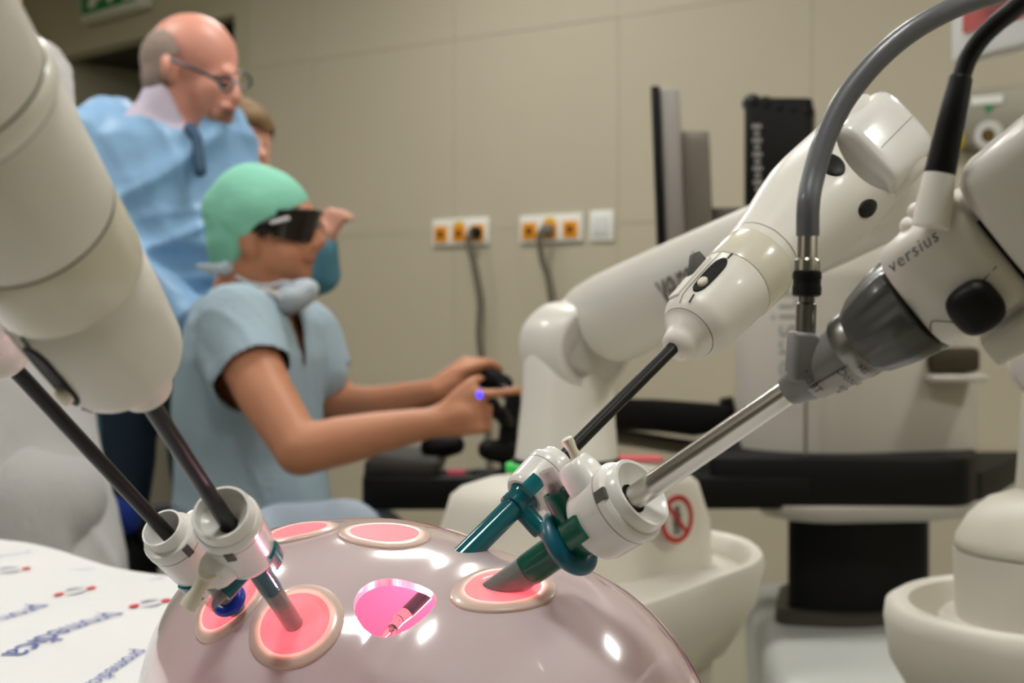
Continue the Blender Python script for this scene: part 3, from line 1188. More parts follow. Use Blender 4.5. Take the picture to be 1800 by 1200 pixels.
tor = thing('training_torso', 'glossy milky training torso with glowing pink ports on the drape', 'training model', (DC[0], DC[1], TZ + .002))
d6d = np.array([.30, .42, .86])
d6d /= np.linalg.norm(d6d)
q6 = dproj(DC, d6d)
DISCS = [(dhit(518, 1095), .0205, .0150), (dhit(404, 1056), .0205, .0152), (dhit(676, 938), .0215, .0158), (dhit(884, 1031), .0225, .0160), (dhit(527, 934), .0185, .0130), ((q6, dnorm(q6)), .0215, .0165)]
HOLE = (dhit(695, 1066), .0172)
NU, NVV = 300, 150
U_, V_ = np.meshgrid(np.linspace(0, 2 * np.pi, NU, endpoint=False), np.linspace(0, np.pi / 2, NVV))
dd = np.stack([np.cos(U_) * np.sin(V_), np.sin(U_) * np.sin(V_), np.cos(V_)], -1)
SP = dproj(DC, dd)
verts = SP.reshape(-1, 3)
nv = len(verts)
holes = [(c, n, rm + .0014) for (c, n), ro, rm in DISCS] + [(HOLE[0][0], HOLE[0][1], HOLE[1])]
inside = np.full(nv, -1)
for k, (c, n, r) in enumerate(holes):
    rel = verts - c
    rad = np.linalg.norm(rel - np.outer(rel @ n, n), axis=1)
    inside[(rad < r) & (np.abs(rel @ n) < .03)] = k
faces = []
for i in range(NVV - 1):
    for j in range(NU):
        f = (i * NU + j, i * NU + (j + 1) % NU, (i + 1) * NU + (j + 1) % NU, (i + 1) * NU + j)
        if i == 0:
            f = (f[2], f[3], i * NU)
        if all(inside[x] < 0 for x in f):
            faces.append(f)
bm = bmesh.new()
bv = [bm.verts.new(v) for v in verts]
for f in faces:
    try:
        bm.faces.new([bv[x] for x in f])
    except ValueError:
        pass
bmesh.ops.delete(bm, geom=[v for v in bm.verts if not v.link_faces], context='VERTS')
bmesh.ops.remove_doubles(bm, verts=bm.verts, dist=1e-5)
rim = []
for e in [e for e in bm.edges if len(e.link_faces) == 1]:
    for v in e.verts:
        co = np.array(v.co)
        for k, (c, n, r) in enumerate(holes):
            rel = co - c
            pl_ = rel - n * (rel @ n)
            ra = np.linalg.norm(pl_)
            if abs(rel @ n) < .03 and ra < r * 1.25:
                q = c + pl_ / ra * r
                q = dproj(q - n * .02, n[None], .05)[0]
                v.co = q
                if k == len(holes) - 1:
                    rim.append(e)
rim = list({e for e in rim if all(abs(np.linalg.norm((np.array(v.co) - holes[-1][0]) - holes[-1][1] * ((np.array(v.co) - holes[-1][0]) @ holes[-1][1])) - holes[-1][2]) < 2e-4 for v in e.verts)})
# skirt of the shell straight down to the drape
low = [e for e in bm.edges if len(e.link_faces) == 1 and max(v.co.z for v in e.verts) < DC[2] + .004]
ret = bmesh.ops.extrude_edge_only(bm, edges=low)
for v in [x for x in ret['geom'] if isinstance(x, bmesh.types.BMVert)]:
    v.co.z = TZ + .0035
rc_ = [[tuple(v.co) for v in e.verts] for e in rim]
bmesh.ops.recalc_face_normals(bm, faces=bm.faces)
me = bpy.data.meshes.new('shell')
bm.to_mesh(me)
bm.free()
SHELL = translucent('milky_shell', (190, 180, 181), (210, 170, 175), .010, rough=.16, coat=1.0)
shell = link('shell', me, SHELL, tor, angle=80)
hn = V(HOLE[0][1])
mb = MB()
for a, b_ in rc_:
    a, b_ = V(a), V(b_)
    i = len(mb.v)
    mb.v += [tuple(a), tuple(b_), tuple(b_ - hn * .0042), tuple(a - hn * .0042)]
    mb.f.append((i, i + 1, i + 2, i + 3))
mb.build('hole_rim', mat('rim_pink', (200, 140, 145), rough=.3), tor)
# milky liner bowl seen through the open hole
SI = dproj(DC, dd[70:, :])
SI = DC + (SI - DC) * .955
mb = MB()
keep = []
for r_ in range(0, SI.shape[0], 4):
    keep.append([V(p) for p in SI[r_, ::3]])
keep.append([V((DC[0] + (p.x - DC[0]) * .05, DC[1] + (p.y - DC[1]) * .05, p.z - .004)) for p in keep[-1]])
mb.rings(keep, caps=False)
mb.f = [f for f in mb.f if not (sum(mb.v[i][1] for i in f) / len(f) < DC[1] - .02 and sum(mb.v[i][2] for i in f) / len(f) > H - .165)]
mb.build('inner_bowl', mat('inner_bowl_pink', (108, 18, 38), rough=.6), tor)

RINGM = translucent('port_ring_frosted', (216, 196, 184), (235, 190, 150), .12, rough=.3, coat=.3)
MEMB = translucent('port_membrane', (236, 178, 176), (255, 205, 205), .62, rough=.35, coat=.3)


def port(c, n, ro, rm, name):
    n = V(n)
    x = n.orthogonal().normalized()
    y = n.cross(x)

    def ring(r, h, N=56):
        pts = np.array([V(c) + (x * math.cos(2 * PI * j / N) + y * math.sin(2 * PI * j / N)) * r - n * .02 for j in range(N)])
        q = dproj(pts, np.repeat(np.array(n)[None], N, 0), .05)
        return [V(p) + n * h for p in q]
    o = MB().rings([ring(ro, -.0003), ring(ro, .0008), ring(ro - .0006, .0013), ring(rm + .0012, .0017), ring(rm, .0014)], caps=False).build(name, RINGM, tor, angle=80)
    MB().rings([ring(rm, .0014), ring(rm - .001, .0007), ring(rm - .0022, .0010), ring(rm * .6, .0008), ring(rm * .3, .0003), ring(.0012, 0.)], caps=True).build('membrane', MEMB, o, angle=80)


for (c, n), ro, rm in DISCS:
    port(c, n, ro, rm, 'port_ring')
# pink lamps hidden low inside the shell
for k, (x, y, z) in enumerate(((-.115, .63, -.19), (-.045, .605, -.196), (.03, .62, -.19), (.03, .70, -.18), (-.06, .745, -.16), (-.13, .70, -.18))):
    L = bpy.data.lights.new('pink_lamp', 'POINT')
    L.energy = LED_POWER
    L.color = LED_COLOR
    L.shadow_soft_size = .006
    lo_ = bpy.data.objects.new('pink_lamp', L)
    COL.objects.link(lo_)
    adopt(lo_, tor)
    lo_.location = (x, y, z + H)

# ================================================================== trocars
def trocar(label, entry, head, spec):
    """z runs from the tip (inside the torso) up to the open funnel; x points at the valve side"""
    e, h = V(entry), V(head)
    z = (h - e).normalized()
    M = frame(e, z, spec['x'])
    mm = .001
    rc, rh, L = spec['rc'], spec['rh'], (h - e).length
    t = thing('trocar', label, 'trocar', e, None)
    s = spec
    z1, z2, z3 = s['lower'] * L, s['sleeve'] * L, s['hub'] * L
    MB().lathe(M, [(-.014, rc * .8), (-.014, rc * .92), (z1, rc * .94), (z1, rc * .8)], 28, caps=False).build('cannula', s['mlow'], t)
    mb = MB()
    rs = []
    N = 28
    for zz, rr in ((z1 - .002, rc * .96), (z1, rc), (z2, rc * 1.02)):
        slant = .35 * rc if zz < z2 - .001 else 0
        rs.append([M @ V((rr * math.cos(a), rr * math.sin(a), zz + slant * math.cos(a))) for a in [2 * PI * j / N for j in range(N)]])
    mb.rings(rs, caps=False)
    mb.build('sleeve', s['mcol'], t)
    cr_ = rc * 1.28
    MB().lathe(M, [(z2 - .0035, rc * 1.02), (z2 - .003, cr_), (z2 + .0005, cr_), (z2 + .001, cr_ * .9), (z3 - .001, cr_ * 1.05), (z3 + .001, cr_ * 1.3)], 28).build('neck', s['mcol'], t)
    # clip tabs of coloured plastic over the foot of the hub
    for sg_ in s.get('clips', (1, -1)):
        mb = MB()
        rs = []
        for zz, ro in ((z3 - .004, rh * .86), (z3 - .003, rh * 1.03), (z3 + .006, rh * 1.035), (z3 + .0068, rh * .95)):
            rs.append([M @ V((ro * math.cos(a), ro * math.sin(a), zz)) for a in [s['clipa'] + (PI if sg_ < 0 else 0) + (-.32 + .64 * j / 8) for j in range(9)]])
        mb.rings(rs, closed=False, caps=False)
        mb.build('clip', s['mcol'], t)
    # white hub with an open funnel
    bore = s['bore']
    hub = [(z3, cr_ * .8), (z3, rh * .80), (z3 + .0015, rh * .90), (z3 + .004, rh * .95), (L - .0085, rh), (L - .0075, rh * 1.03), (L - .0045, rh * 1.03), (L - .0032, rh * .97), (L - .003, s['rim'] * 1.02), (L + .0015, s['rim']), (L + .0022, s['rim'] * .97), (L + .0022, s['rim'] * .88), (L - .002 + s.get('shallow', 0), s['rim'] * .80), (L - .006 + s.get('shallow', 0) * 1.5, bore * 1.25), (L - .007 + s.get('shallow', 0) * 1.5, bore)]
    hb = MB().lathe(M, hub, 44, caps=False, e=s.get('e', 2.0)).build('hub', WHITE_GLOSS, t, angle=32)
    MB().lathe(M, [(L - .0088, rh * 1.004), (L - .0083, rh * 1.004)], 44, caps=False, e=s.get('e', 2.0)).build('seam', SEAM, hb)
    for a, zz in s['slots']:
        ax = M.to_3x3() @ V((math.cos(a), math.sin(a), 0))
        c = M @ V((rh * .985 * math.cos(a), rh * .985 * math.sin(a), zz * L))
        MB().box(frame(c, z, ax), .0009, rh * .14, .0026).build('slot', mat('slot_dark', (84, 82, 78), rough=.7), hb)
    # lobe at the side with the stopcock
    a = s['lobe_a']
    Rr = Matrix.Rotation(a, 4, 'Z')
    ML = M @ Rr
    lz = s['lobe_z'] * L
    ll = s['lobe_l']
    mb = MB()
    rs = []
    for xx, wy, wz in ((rh * .6, rh * .55, .0075), (rh + ll * .4, rh * .48, .007), (rh + ll * .9, rh * .36, .006), (rh + ll, rh * .28, .005)):
        rs.append([ML @ V((xx, wy * (abs(math.cos(b_)) ** .6) * math.copysign(1, math.cos(b_)), lz + wz * (abs(math.sin(b_)) ** .6) * math.copysign(1, math.sin(b_)))) for b_ in [2 * PI * j / 24 for j in range(24)]])
    mb.rings(rs)
    mb.build('valve_lobe', WHITE_GLOSS, t, angle=50)
    c = ML @ V((rh + ll * .75, 0, lz))
    ks = s['knob']
    kd, hd = (M.to_3x3() @ V(s['knob_d'])).normalized(), (M.to_3x3() @ V(s['handle_d'])).normalized()
    kb = c + kd * ks * .5
    mb = MB()
    mb.lathe(frame(kb, kd), [(-ks * .8, ks * .62), (ks * .3, ks * .66), (ks * .42, ks * .6), (ks * .42, ks * .36), (-.1 * ks, ks * .3)], 24)
    mb.lathe(frame(kb + kd * ks * .05, hd), [(0, ks * .55), (ks * 1.2, ks * .40), (ks * 2.0, ks * .52), (ks * 2.3, ks * .50), (ks * 2.4, ks * .3)], 20)
    mb.build('stopcock', BEIGE, t, label='ivory stopcock lever', angle=45)
    # coloured side port with a clear nozzle
    pd = (M.to_3x3() @ V(s['port_d'])).normalized()
    pb = M @ V((0, 0, s['port_z'] * L))
    pl_, prr = s['port_l'], s['port_r']
    pp = MB().lathe(frame(pb, pd), [(0, prr), (pl_ * .9, prr * 1.0), (pl_, prr * .94), (pl_, prr * .7), (pl_ * .8, prr * .68)], 24, caps=False).build('side_port', s['mcol'], t, angle=40)
    MB().lathe(frame(pb + pd * pl_ * .75, pd), [(0, prr * .45), (pl_ * .2, prr * .45), (pl_ * .42, prr * .42)], 14).build('port_valve', mat('valve_dark', (40, 22, 18), rough=.5), pp)
    MB().lathe(frame(pb + pd * pl_ * .8, pd), [(0, prr * .62), (pl_ * .2, prr * .6), (pl_ * s.get('tip', .65), prr * .56), (pl_ * s.get('tip', .65), prr * .44)], 20, caps=False).build('nozzle', CLEAR, pp, label='clear plastic nozzle')
    if 'donut' in s:
        zd, R, r, m = s['donut']
        prof_ = [(zd * L + r * .75 * math.sin(b_), R + r * math.cos(b_)) for b_ in [2 * PI * k / 16 for k in range(17)]]
        MB().lathe(M, prof_, 40, caps=False).build('retention_ring', m, t, angle=180)
    return M


def dirpx(M, v, base):
    """a picture-plane direction (right, up, toward the viewer) in the frame of M"""
    return tuple(M.to_3x3().inverted() @ V((v[0], -v[2], v[1])))


# near-left trocar
def on_line(a, b, py):
    """the point of the line a-b that the camera sees at that row"""
    best = min(range(4000), key=lambda i: abs(HY - ((a.z - H) + (b.z - a.z) * i / 4000) / (a.y + (b.y - a.y) * i / 4000) * F - py))
    return a + (b - a) * (best / 4000)


eL1 = V(dhit(516, 1096)[0])
noseL = V((-.1168, .455, H - .0237))
hL1 = on_line(eL1, noseL, 905)
M1 = frame(eL1, hL1 - eL1, V((0, -1, 0)))
trocar('white trocar with grey and teal tube through the front left port', eL1, hL1, dict(
    x=V((0, -1, 0)), rc=.0044, rh=.0122, lower=.36, sleeve=.60, hub=.66, mlow=GREYC, mcol=TEALC, bore=.0035, rim=.0112, clipa=1.2, slots=((-.1, .90), (2.2, .9)),
    lobe_a=math.atan2(dirpx(M1, (-.6, -.5, .5), 0)[1], dirpx(M1, (-.6, -.5, .5), 0)[0]), lobe_z=.76, lobe_l=.006, knob=.0064, knob_d=dirpx(M1, (.1, .6, .8), 0), handle_d=dirpx(M1, (-.55, -.9, .1), 0),
    port_d=dirpx(M1, (-.55, -.62, .35), 0), port_z=.62, port_l=.0165, port_r=.0042))
# far-left trocar
eL2 = V(dhit(420, 1074)[0])
noseF = P(18, 640, .492)
hL2 = on_line(eL2, noseF, 932)
M2 = frame(eL2, hL2 - eL2, V((0, -1, 0)))
trocar('white trocar with a blue ring on the leftmost port', eL2, hL2, dict(
    x=V((0, -1, 0)), rc=.0042, rh=.0112, lower=.44, sleeve=.46, hub=.50, mlow=GREYC, mcol=TEALC, bore=.0032, rim=.0088, clipa=2.5, slots=((.5, .9), (2.6, .9)),
    lobe_a=math.atan2(dirpx(M2, (.6, .6, -.4), 0)[1], dirpx(M2, (.6, .6, -.4), 0)[0]), lobe_z=.80, lobe_l=.005, knob=.0036, knob_d=dirpx(M2, (.2, .8, .1), 0), handle_d=dirpx(M2, (.5, .85, -.1), 0),
    port_d=dirpx(M2, (.8, .0, -.5), 0), port_z=.48, port_l=.012, port_r=.0036, donut=(.145, .0044, .0034, BLUERUB)))
# instrument trocar in the middle
eM = V(dproj(DC, np.array(P(850, 948, .70)) - DC, 1.5))
tipM = P(716, 1077, .625)
upM = P(1182, 612, .745)
axM = (upM - tipM).normalized()


def onM(px):
    best = min(range(1000), key=lambda i: abs(CX + (tipM.x + (upM - tipM).x * i / 1000) / (tipM.y + (upM - tipM).y * i / 1000) * F - px))
    return tipM + (upM - tipM) * (best / 1000)


eM = onM(846)
hM = onM(977)
M3 = frame(eM, hM - eM, V((0, -1, 0)))
trocar('white trocar with a slim teal tube behind the torso in front of the robot cart', eM, hM, dict(
    x=V((0, -1, 0)), rc=.0055, rh=.0122, lower=-.3, sleeve=.46, hub=.56, mlow=GREYC, mcol=TEALC, bore=.0042, rim=.0098, clipa=math.atan2(dirpx(M3, (-.3, -.1, 1), 0)[1], dirpx(M3, (-.3, -.1, 1), 0)[0]), slots=((.4, .9), (3.4, .9)),
    lobe_a=math.atan2(dirpx(M3, (.7, -.6, .3), 0)[1], dirpx(M3, (.7, -.6, .3), 0)[0]), lobe_z=.74, lobe_l=.004, knob=.0034, knob_d=dirpx(M3, (.7, -.5, .3), 0), handle_d=dirpx(M3, (.6, .7, .1), 0),
    port_d=dirpx(M3, (.68, -.7, .25), 0), port_z=.46, port_l=.0175, port_r=.0047, clips=(1,)))
# endoscope trocar
eE = V(dhit(888, 1030)[0])
uE = P(1392, 684, .515)
axE = (uE - eE).normalized()


def onE(px):
    best = min(range(3000), key=lambda i: abs(CX + (eE.x + axE.x * i * .0001) / (eE.y + axE.y * i * .0001) * F - px))
    return eE + axE * best * .0001


hE = onE(1122)
M4 = frame(eE, hE - eE, V((0, -1, 0)))
trocar('largest white trocar with green tube and teal ring holding the steel endoscope', eE, hE, dict(
    x=V((0, -1, 0)), rc=.0070, rh=.0168, lower=.20, sleeve=.46, hub=.66, mlow=GREYC, mcol=GREENC, bore=.0062, rim=.0150, shallow=.0028, clipa=math.atan2(dirpx(M4, (-.2, .2, 1), 0)[1], dirpx(M4, (-.2, .2, 1), 0)[0]), slots=((math.atan2(dirpx(M4, (-.2, .6, 1), 0)[1], dirpx(M4, (-.2, .6, 1), 0)[0]), .93), (3.2, .9)),
    lobe_a=math.atan2(dirpx(M4, (-.6, .8, -.1), 0)[1], dirpx(M4, (-.6, .8, -.1), 0)[0]), lobe_z=.80, lobe_l=.009, knob=.0048, knob_d=dirpx(M4, (.55, .35, .5), 0), handle_d=dirpx(M4, (-.45, .85, .1), 0),
    port_d=dirpx(M4, (-.42, .88, .1), 0), port_z=.56, port_l=.0205, port_r=.0058, donut=(.50, .0104, .0045, TEALRUB), clips=(1,)))


# ================================================================== surgical instruments
SLOTB = mat('slot_black', (16, 16, 18), rough=.6, spec=.25)


def instrument(label, tip, nose, r_shaft, side, scale=1., word=None, word_a=0., lever=True):
    """shaft from the working tip to the nose, housing above it; side = direction in which the slider faces"""
    tip, nose = V(tip), V(nose)
    z = (nose - tip).normalized()
    M = frame(nose, z, side)
    t = thing('surgical_instrument', label, 'instrument', tip)
    S = scale
    MB().lathe(frame(tip, z), [(0, r_shaft), ((nose - tip).length + .004, r_shaft)], 24).build('shaft', BLACKSHAFT, t, label='matt black instrument shaft')
    prof_ = [(0, .003), (.0005, .0065), (.003, .0088), (.0065, .0098), (.0105, .0106), (.0150, .0150), (.0200, .0186), (.0222, .0196), (.025, .0203), (.045, .0216), (.0635, .0224), (.064, .0219)]
    ox = [(.004, 0), (.004, 0), (.004, 0), (.004, 0), (.003, 0), (.0015, 0)] + [(0, 0)] * 6
    h = MB().lathe(M, [(a * S, b_ * S) for a, b_ in prof_], 56, ox=[(a * S * -.4, 0) for a, _ in ox]).build('housing', WHITE, t, angle=50)

    def onh(a, zz, off=0.):
        r = float(np.interp(zz, [q_[0] for q_ in prof_], [q_[1] for q_ in prof_])) + off + .0002
        return M @ V((r * S * math.cos(a), r * S * math.sin(a), zz * S))
    ax = M.to_3x3() @ V((1, 0, 0))
    # long dark slot with slider, dashes at both ends, seam lines
    mb = MB()
    k = 24
    rs = []
    for s_, off in ((1, -.001), (1, .0007), (.85, .0009), (.8, .0006), (.2, .0006)):
        rs.append([onh(.19 * s_ * math.sin(b_), .042 + .0158 * s_ * (abs(math.cos(b_)) ** .55) * math.copysign(1, math.cos(b_)), off) for b_ in [2 * PI * j / k for j in range(k)]])
    mb.rings(rs)
    sl = mb.build('slot', SLOTB, h)
    MB().lathe(frame(onh(.03, .0335, .0002), ax, z), [(0, .0030 * S), (.0022 * S, .0030 * S), (.003 * S, .0022 * S)], 20, sx=1.2, sy=.8).build('slider', BEIGE, sl, label='ivory slider')
    for zz in (.0215, .0608):
        MB().rings([[onh(.05 + .02 * u, zz + .0024 * v_, o_) for u, v_ in ((-1, -1), (1, -1), (1, 1), (-1, 1))] for o_ in (0, .0005)]).build('dash_mark', PRINTBLACK, h, smooth=False)
    for aa in (-.28,):
        pts = [onh(aa, .018 + .045 * i / 10, .0002) for i in range(11)]
        MB().tube(pts, .00025 * S, 6, 0).build('seam', SEAM, h)
    for zz, o_ in ((.0155, .0003),):
        MB().lathe(M, [((zz - .0002) * S, .0157 * S), ((zz + .0002) * S, .0160 * S)], 40, caps=False).build('seam', SEAM, h)
    if lever:
        a = -.62
        c = onh(a, .047, .0)
        rd = (M.to_3x3() @ V((math.cos(a), math.sin(a), 0))).normalized()
        tn = z.cross(rd)
        mb = MB()
        mb.rings([[c + z * u * S + rd * v_ * S + tn * w_ for u, v_ in ((-.010, -.002), (.010, -.002), (.0085, .0075), (.0045, .0085))] for w_ in (-.0028 * S, .0028 * S)])
        mb.build('release_lever', mat('lever_grey', (70, 70, 64), rough=.5), h, bevel=.0008)
        mb = MB()
        mb.rings([[onh(a + u, .040 + v_, o_) for u, v_ in ((-.2, -.018), (.2, -.018), (.2, .018), (-.2, .018))] for o_ in (-.001, .0018)])
        mb.build('lever_plate', WHITE, h, bevel=.0006)
    if word:
        def f(x, y):
            zz = .034 + x
            r = float(np.interp(zz, [q_[0] for q_ in prof_], [q_[1] for q_ in prof_])) * S + .0004
            an = word_a + y / r
            return M @ V((r * math.cos(an), r * math.sin(an), zz * S))
        text(word, .009, f, 'lettering', PRINTBLACK, h, shear=.2)
    return M, t


def collar(M, t, S=1.):
    prof_ = [(.064, .0226), (.066, .0231), (.078, .0235), (.086, .0238), (.088, .0232)]
    MB().lathe(M, [(a * S, b_ * S) for a, b_ in prof_], 56).build('adapter_collar', CREAM, t, label='cream translucent adapter collar')


# --- middle instrument, its wrist is the end of the middle cart's arm
side3 = M3.to_3x3() @ V(dirpx(M3, (-.5, .5, .85), 0))
Mi, ti = instrument('black shafted instrument with steel jaws reaching into the open port', tipM, upM, .0034, side3, .97)
# articulated steel jaws inside the torso
jw = P(700, 1090, .619)
j2 = P(690, 1104, .614)
MB().lathe(frame(tipM, jw - tipM), [(0, .0031), ((jw - tipM).length, .0029)], 20).build('wrist_link', STEEL, ti)
MB().lathe(frame(jw, j2 - jw), [(-.0006, .0027), ((j2 - jw).length, .0024)], 20).build('wrist_link', STEEL, ti)
for sgx in (-1, 1):
    d = (P(682, 1122, .606) - j2)
    xx = V((1, 0, 0))
    MB().lathe(frame(j2 + xx * sgx * .0010, d + xx * sgx * .0016), [(-.001, .0008), (0, .0017), (.004, .0014), (d.length, .0008)], 14, sx=1, sy=.7).build('jaw', STEEL, ti)
for p_, r_ in ((jw, .0033), (j2, .0029)):
    MB().lathe(frame(p_ - V((0, r_, 0)), (0, 1, 0)), [(0, .0011), (.0004, .0012), (r_ * 2 - .0004, .0012), (r_ * 2, .0011)], 14).build('pivot_pin', DULLSTEEL, ti)

S3 = .97
collar(Mi, c1, S3)
zi = Mi.to_3x3() @ V((0, 0, 1))
nose3 = upM


def at3(px, py, D):
    return P(px, py, D)


# wrist link: grows toward the elbow and ends in a scooped fork
wc = nose3 + zi * .088 * S3
Dw = wc.y
nvec = V((.715, 0, -.70))
nvec = (nvec - zi * nvec.dot(zi)).normalized()
Mw = frame(wc, zi, nvec)
mb = MB()
rs = []
N = 48
for tz, r, ry in ((0, .0226, .0226), (.006, .0232, .0232), (.022, .0255, .024), (.045, .0300, .027), (.062, .0325, .029), (.075, .0330, .029)):
    rs.append([Mw @ V((r * math.cos(a), ry * math.sin(a), tz)) for a in [2 * PI * j / N for j in range(N)]])
# the mouth: deep in the middle, two cheeks at either side along x
for k, (r, ry, up) in enumerate(((.0325, .028, 1.0), (.0300, .025, .9), (.026, .022, .55), (.02, .016, .1), (.006, .005, -.2))):
    rs.append([Mw @ V((r * math.cos(a), ry * math.sin(a), .076 + up * (.041 * abs(math.cos(a)) ** 2.2 + .002))) for a in [2 * PI * j / N for j in range(N)]])
mb.rings(rs)
wl_ = mb.build('wrist_link', WHITE, c1, angle=70)
MB().lathe(Mw, [(.0055, .0234), (.0059, .0234)], 48, caps=False).build('seam', SEAM, wl_)


def on_w(a, tz, off=.0006):
    r = np.interp(tz, [0, .006, .022, .045, .062, .075], [.0226, .0232, .0255, .03, .0325, .033]) + off
    ry = np.interp(tz, [0, .006, .022, .045, .062, .075], [.0226, .0232, .024, .027, .029, .029]) + off
    return Mw @ V((r * math.cos(a), ry * math.sin(a), tz))


fa = math.atan2((Mw.to_3x3().inverted() @ V((0, -1, 0))).y, (Mw.to_3x3().inverted() @ V((0, -1, 0))).x)


def patch(name, px, py, ra, rz, m, parent, rot=0., lab=None):
    best = min(((a, tz) for a in np.linspace(fa - 1.5, fa + 1.5, 120) for tz in np.linspace(.004, .075, 60)), key=lambda q: (lambda p: (CX + p.x / p.y * F - px) ** 2 + (HY - (p.z - H) / p.y * F - py) ** 2)(on_w(*q)))
    mb = MB()
    mb.rings([[on_w(best[0] + s_ * (ra * math.cos(b_) * math.cos(rot) - rz * math.sin(b_) * math.sin(rot)) / .03, best[1] + s_ * (ra * math.cos(b_) * math.sin(rot) + rz * math.sin(b_) * math.cos(rot)), o_) for b_ in [2 * PI * j / 24 for j in range(24)]] for s_, o_ in ((1.05, -.0004), (1., .0008), (.9, .0012), (.3, .0012))])
    return mb.build(name, m, parent, label=lab)


patch('button', 1459, 286, .0085, .0085, BLACK, wl_, lab='black oval button')
patch('button', 1527, 367, .0050, .0095, BLACK, wl_, -.3, lab='black oval button')
# elbow joint: block sitting in the fork, on a rounded drum
eb_ = Mw @ V((0, 0, .126))
ey = V((0, -1, 0))
ey = (ey - zi * ey.dot(zi)).normalized()
mb = MB()
Mb = frame(eb_, zi, nvec)
rs = []
for tz, s_ in ((-.0285, .86), (-.0278, .95), (-.026, .985), (-.022, 1.0), (.016, 1.0), (.022, .96), (.0262, .82), (.0275, .6)):
    rs.append([Mb @ V((.0262 * s_ * (abs(math.cos(a)) ** .45) * math.copysign(1, math.cos(a)), .0315 * s_ * (abs(math.sin(a)) ** .45) * math.copysign(1, math.sin(a)), tz)) for a in [2 * PI * j / 48 for j in range(48)]])
mb.rings(rs)
blk = mb.build('elbow_block', WHITE_GLOSS, c1, angle=60)
for tz in (.0195,):
    MB().rings([[Mb @ V((.02635 * (abs(math.cos(a)) ** .45) * math.copysign(1, math.cos(a)), .0317 * (abs(math.sin(a)) ** .45) * math.copysign(1, math.sin(a)), tz + d_)) for a in [2 * PI * j / 48 for j in range(48)]] for d_ in (0, .0004)], caps=False).build('seam', SEAM, blk)
fs = Mb.to_3x3().inverted() @ V((0, -1, 0))
sy_ = 1 if fs.y > 0 else -1
MB().tube([Mb @ V((.001, sy_ * .0317, tz)) for tz in (-.021, .019)], .0002, 6, 0).build('seam', SEAM, blk)
MB().lathe(frame(eb_ - nvec * .0275, nvec), [(-.003, .018), (-.002, .0235), (.001, .0265), (.012, .0275), (.0125, .027), (.0425, .027), (.043, .0275), (.054, .0265), (.057, .0235), (.058, .018)], 56).build('elbow_drum', WHITE, c1, angle=50)
# salmon strip on the fork's cheek
cs_ = P(1600, 303, eb_.y - .024)
MB().cap(P(1588, 308, .93), .0014, P(1613, 296, .93), .0014, 10).build('status_light', SALMON, c1, label='salmon glowing strip')
MB().tube([P(1578, 318, .936), P(1600, 312, .936), P(1630, 293, .94)], .0018, 10).build('cheek_groove', BLACK, c1)
# connection from the elbow drum back to the long link's end
MB().cap(eb_ + V((.006, .02, -.012)), .030, le - ldn * .01, .036, 28).build('elbow_knuckle', WHITE, c1)

# --- near left instrument and arm
MiL, tL = instrument('black shafted instrument in the nearest big white arm at the left', eL1 + (eL1 - noseL).normalized() * .02, noseL, .0031, V((-.44, -.46, -.77)), 1.0, lever=False)
zL = MiL.to_3x3() @ V((0, 0, 1))
armL = c3
collar(MiL, armL, 1.)
for zz, rr in ((.0643, .0225), (.0881, .0237), (.1297, .0250), (.1375, .0255)):
    MB().lathe(MiL, [(zz - .0003, rr * .99), (zz - .0003, rr * 1.004), (zz + .0004, rr * 1.004), (zz + .0004, rr * .99)], 64, caps=False).build('seam', SEAM, armL)
mb = MB()
mb.lathe(MiL, [(.088, .0234), (.090, .0240), (.100, .0244), (.128, .0250), (.1295, .0244)], 56)
mb.build('wrist_link', WHITE, armL, angle=50)
mb = MB()
mb.lathe(MiL, [(.1298, .0252), (.131, .0262), (.135, .0264), (.1372, .0256)], 56)
mb.build('joint_lip', mat('lip_white', (228, 226, 216), rough=.3, coat=.2), armL, angle=50)
mb = MB()
mb.lathe(MiL, [(.1374, .0250), (.1385, .0255), (.20, .0272), (.235, .028), (.26, .022), (.27, .01)], 56)
mb.build('forearm_link', WHITE, armL, angle=50)
kn = MiL @ V((.0, 0, .17))
elb = MiL @ V((0, 0, .25))
c3top = V((-1.28 + .0, .33, 0))
# the rest of this arm, beyond the picture, down to its cart
cw3 = Matrix.Translation(c3.location) @ Matrix.Rotation(-2.1, 4, 'Z') @ Matrix.Translation(-V(c1.location))
sh3 = cw3 @ sh
MB().cap(elb, .030, V((elb.x - .45, elb.y - .02, elb.z + .12)), .04, 24).build('upper_link', WHITE, armL)
MB().cap(V((elb.x - .45, elb.y - .02, elb.z + .12)), .045, sh3, .055, 24).build('lower_link', WHITE, armL)

# --- far left instrument: only its nose is in the picture
MiF, tF = instrument('black shafted instrument with a lettered white nose at the left edge', eL2 + (eL2 - noseF).normalized() * .02, noseF, .0029, V((-.9, .3, .2)), 1.0, lever=False)
zF = MiF.to_3x3() @ V((0, 0, 1))
fr_ = MiF.to_3x3().inverted() @ V((0.05, -1, 0.1))
wa = math.atan2(fr_.y, fr_.x)




collar(MiF, c4, 1.)
MB().lathe(MiF, [(.088, .0234), (.09, .024), (.15, .0255), (.2, .026), (.22, .02), (.225, .01)], 48).build('wrist_link', WHITE, c4, angle=50)
ef = MiF @ V((0, 0, .21))
cw4 = Matrix.Translation(c4.location) @ Matrix.Rotation(-1.2, 4, 'Z') @ Matrix.Translation(-V(c1.location))
sh4 = cw4 @ sh
md4 = V((ef.x - .7, ef.y + .25, ef.z + .15))
MB().cap(ef, .028, md4, .04, 24).build('upper_link', WHITE, c4)
MB().cap(md4, .045, sh4, .055, 24).build('lower_link', WHITE, c4)
hs = [o for o in tF.children if o.name.startswith('housing')][0]


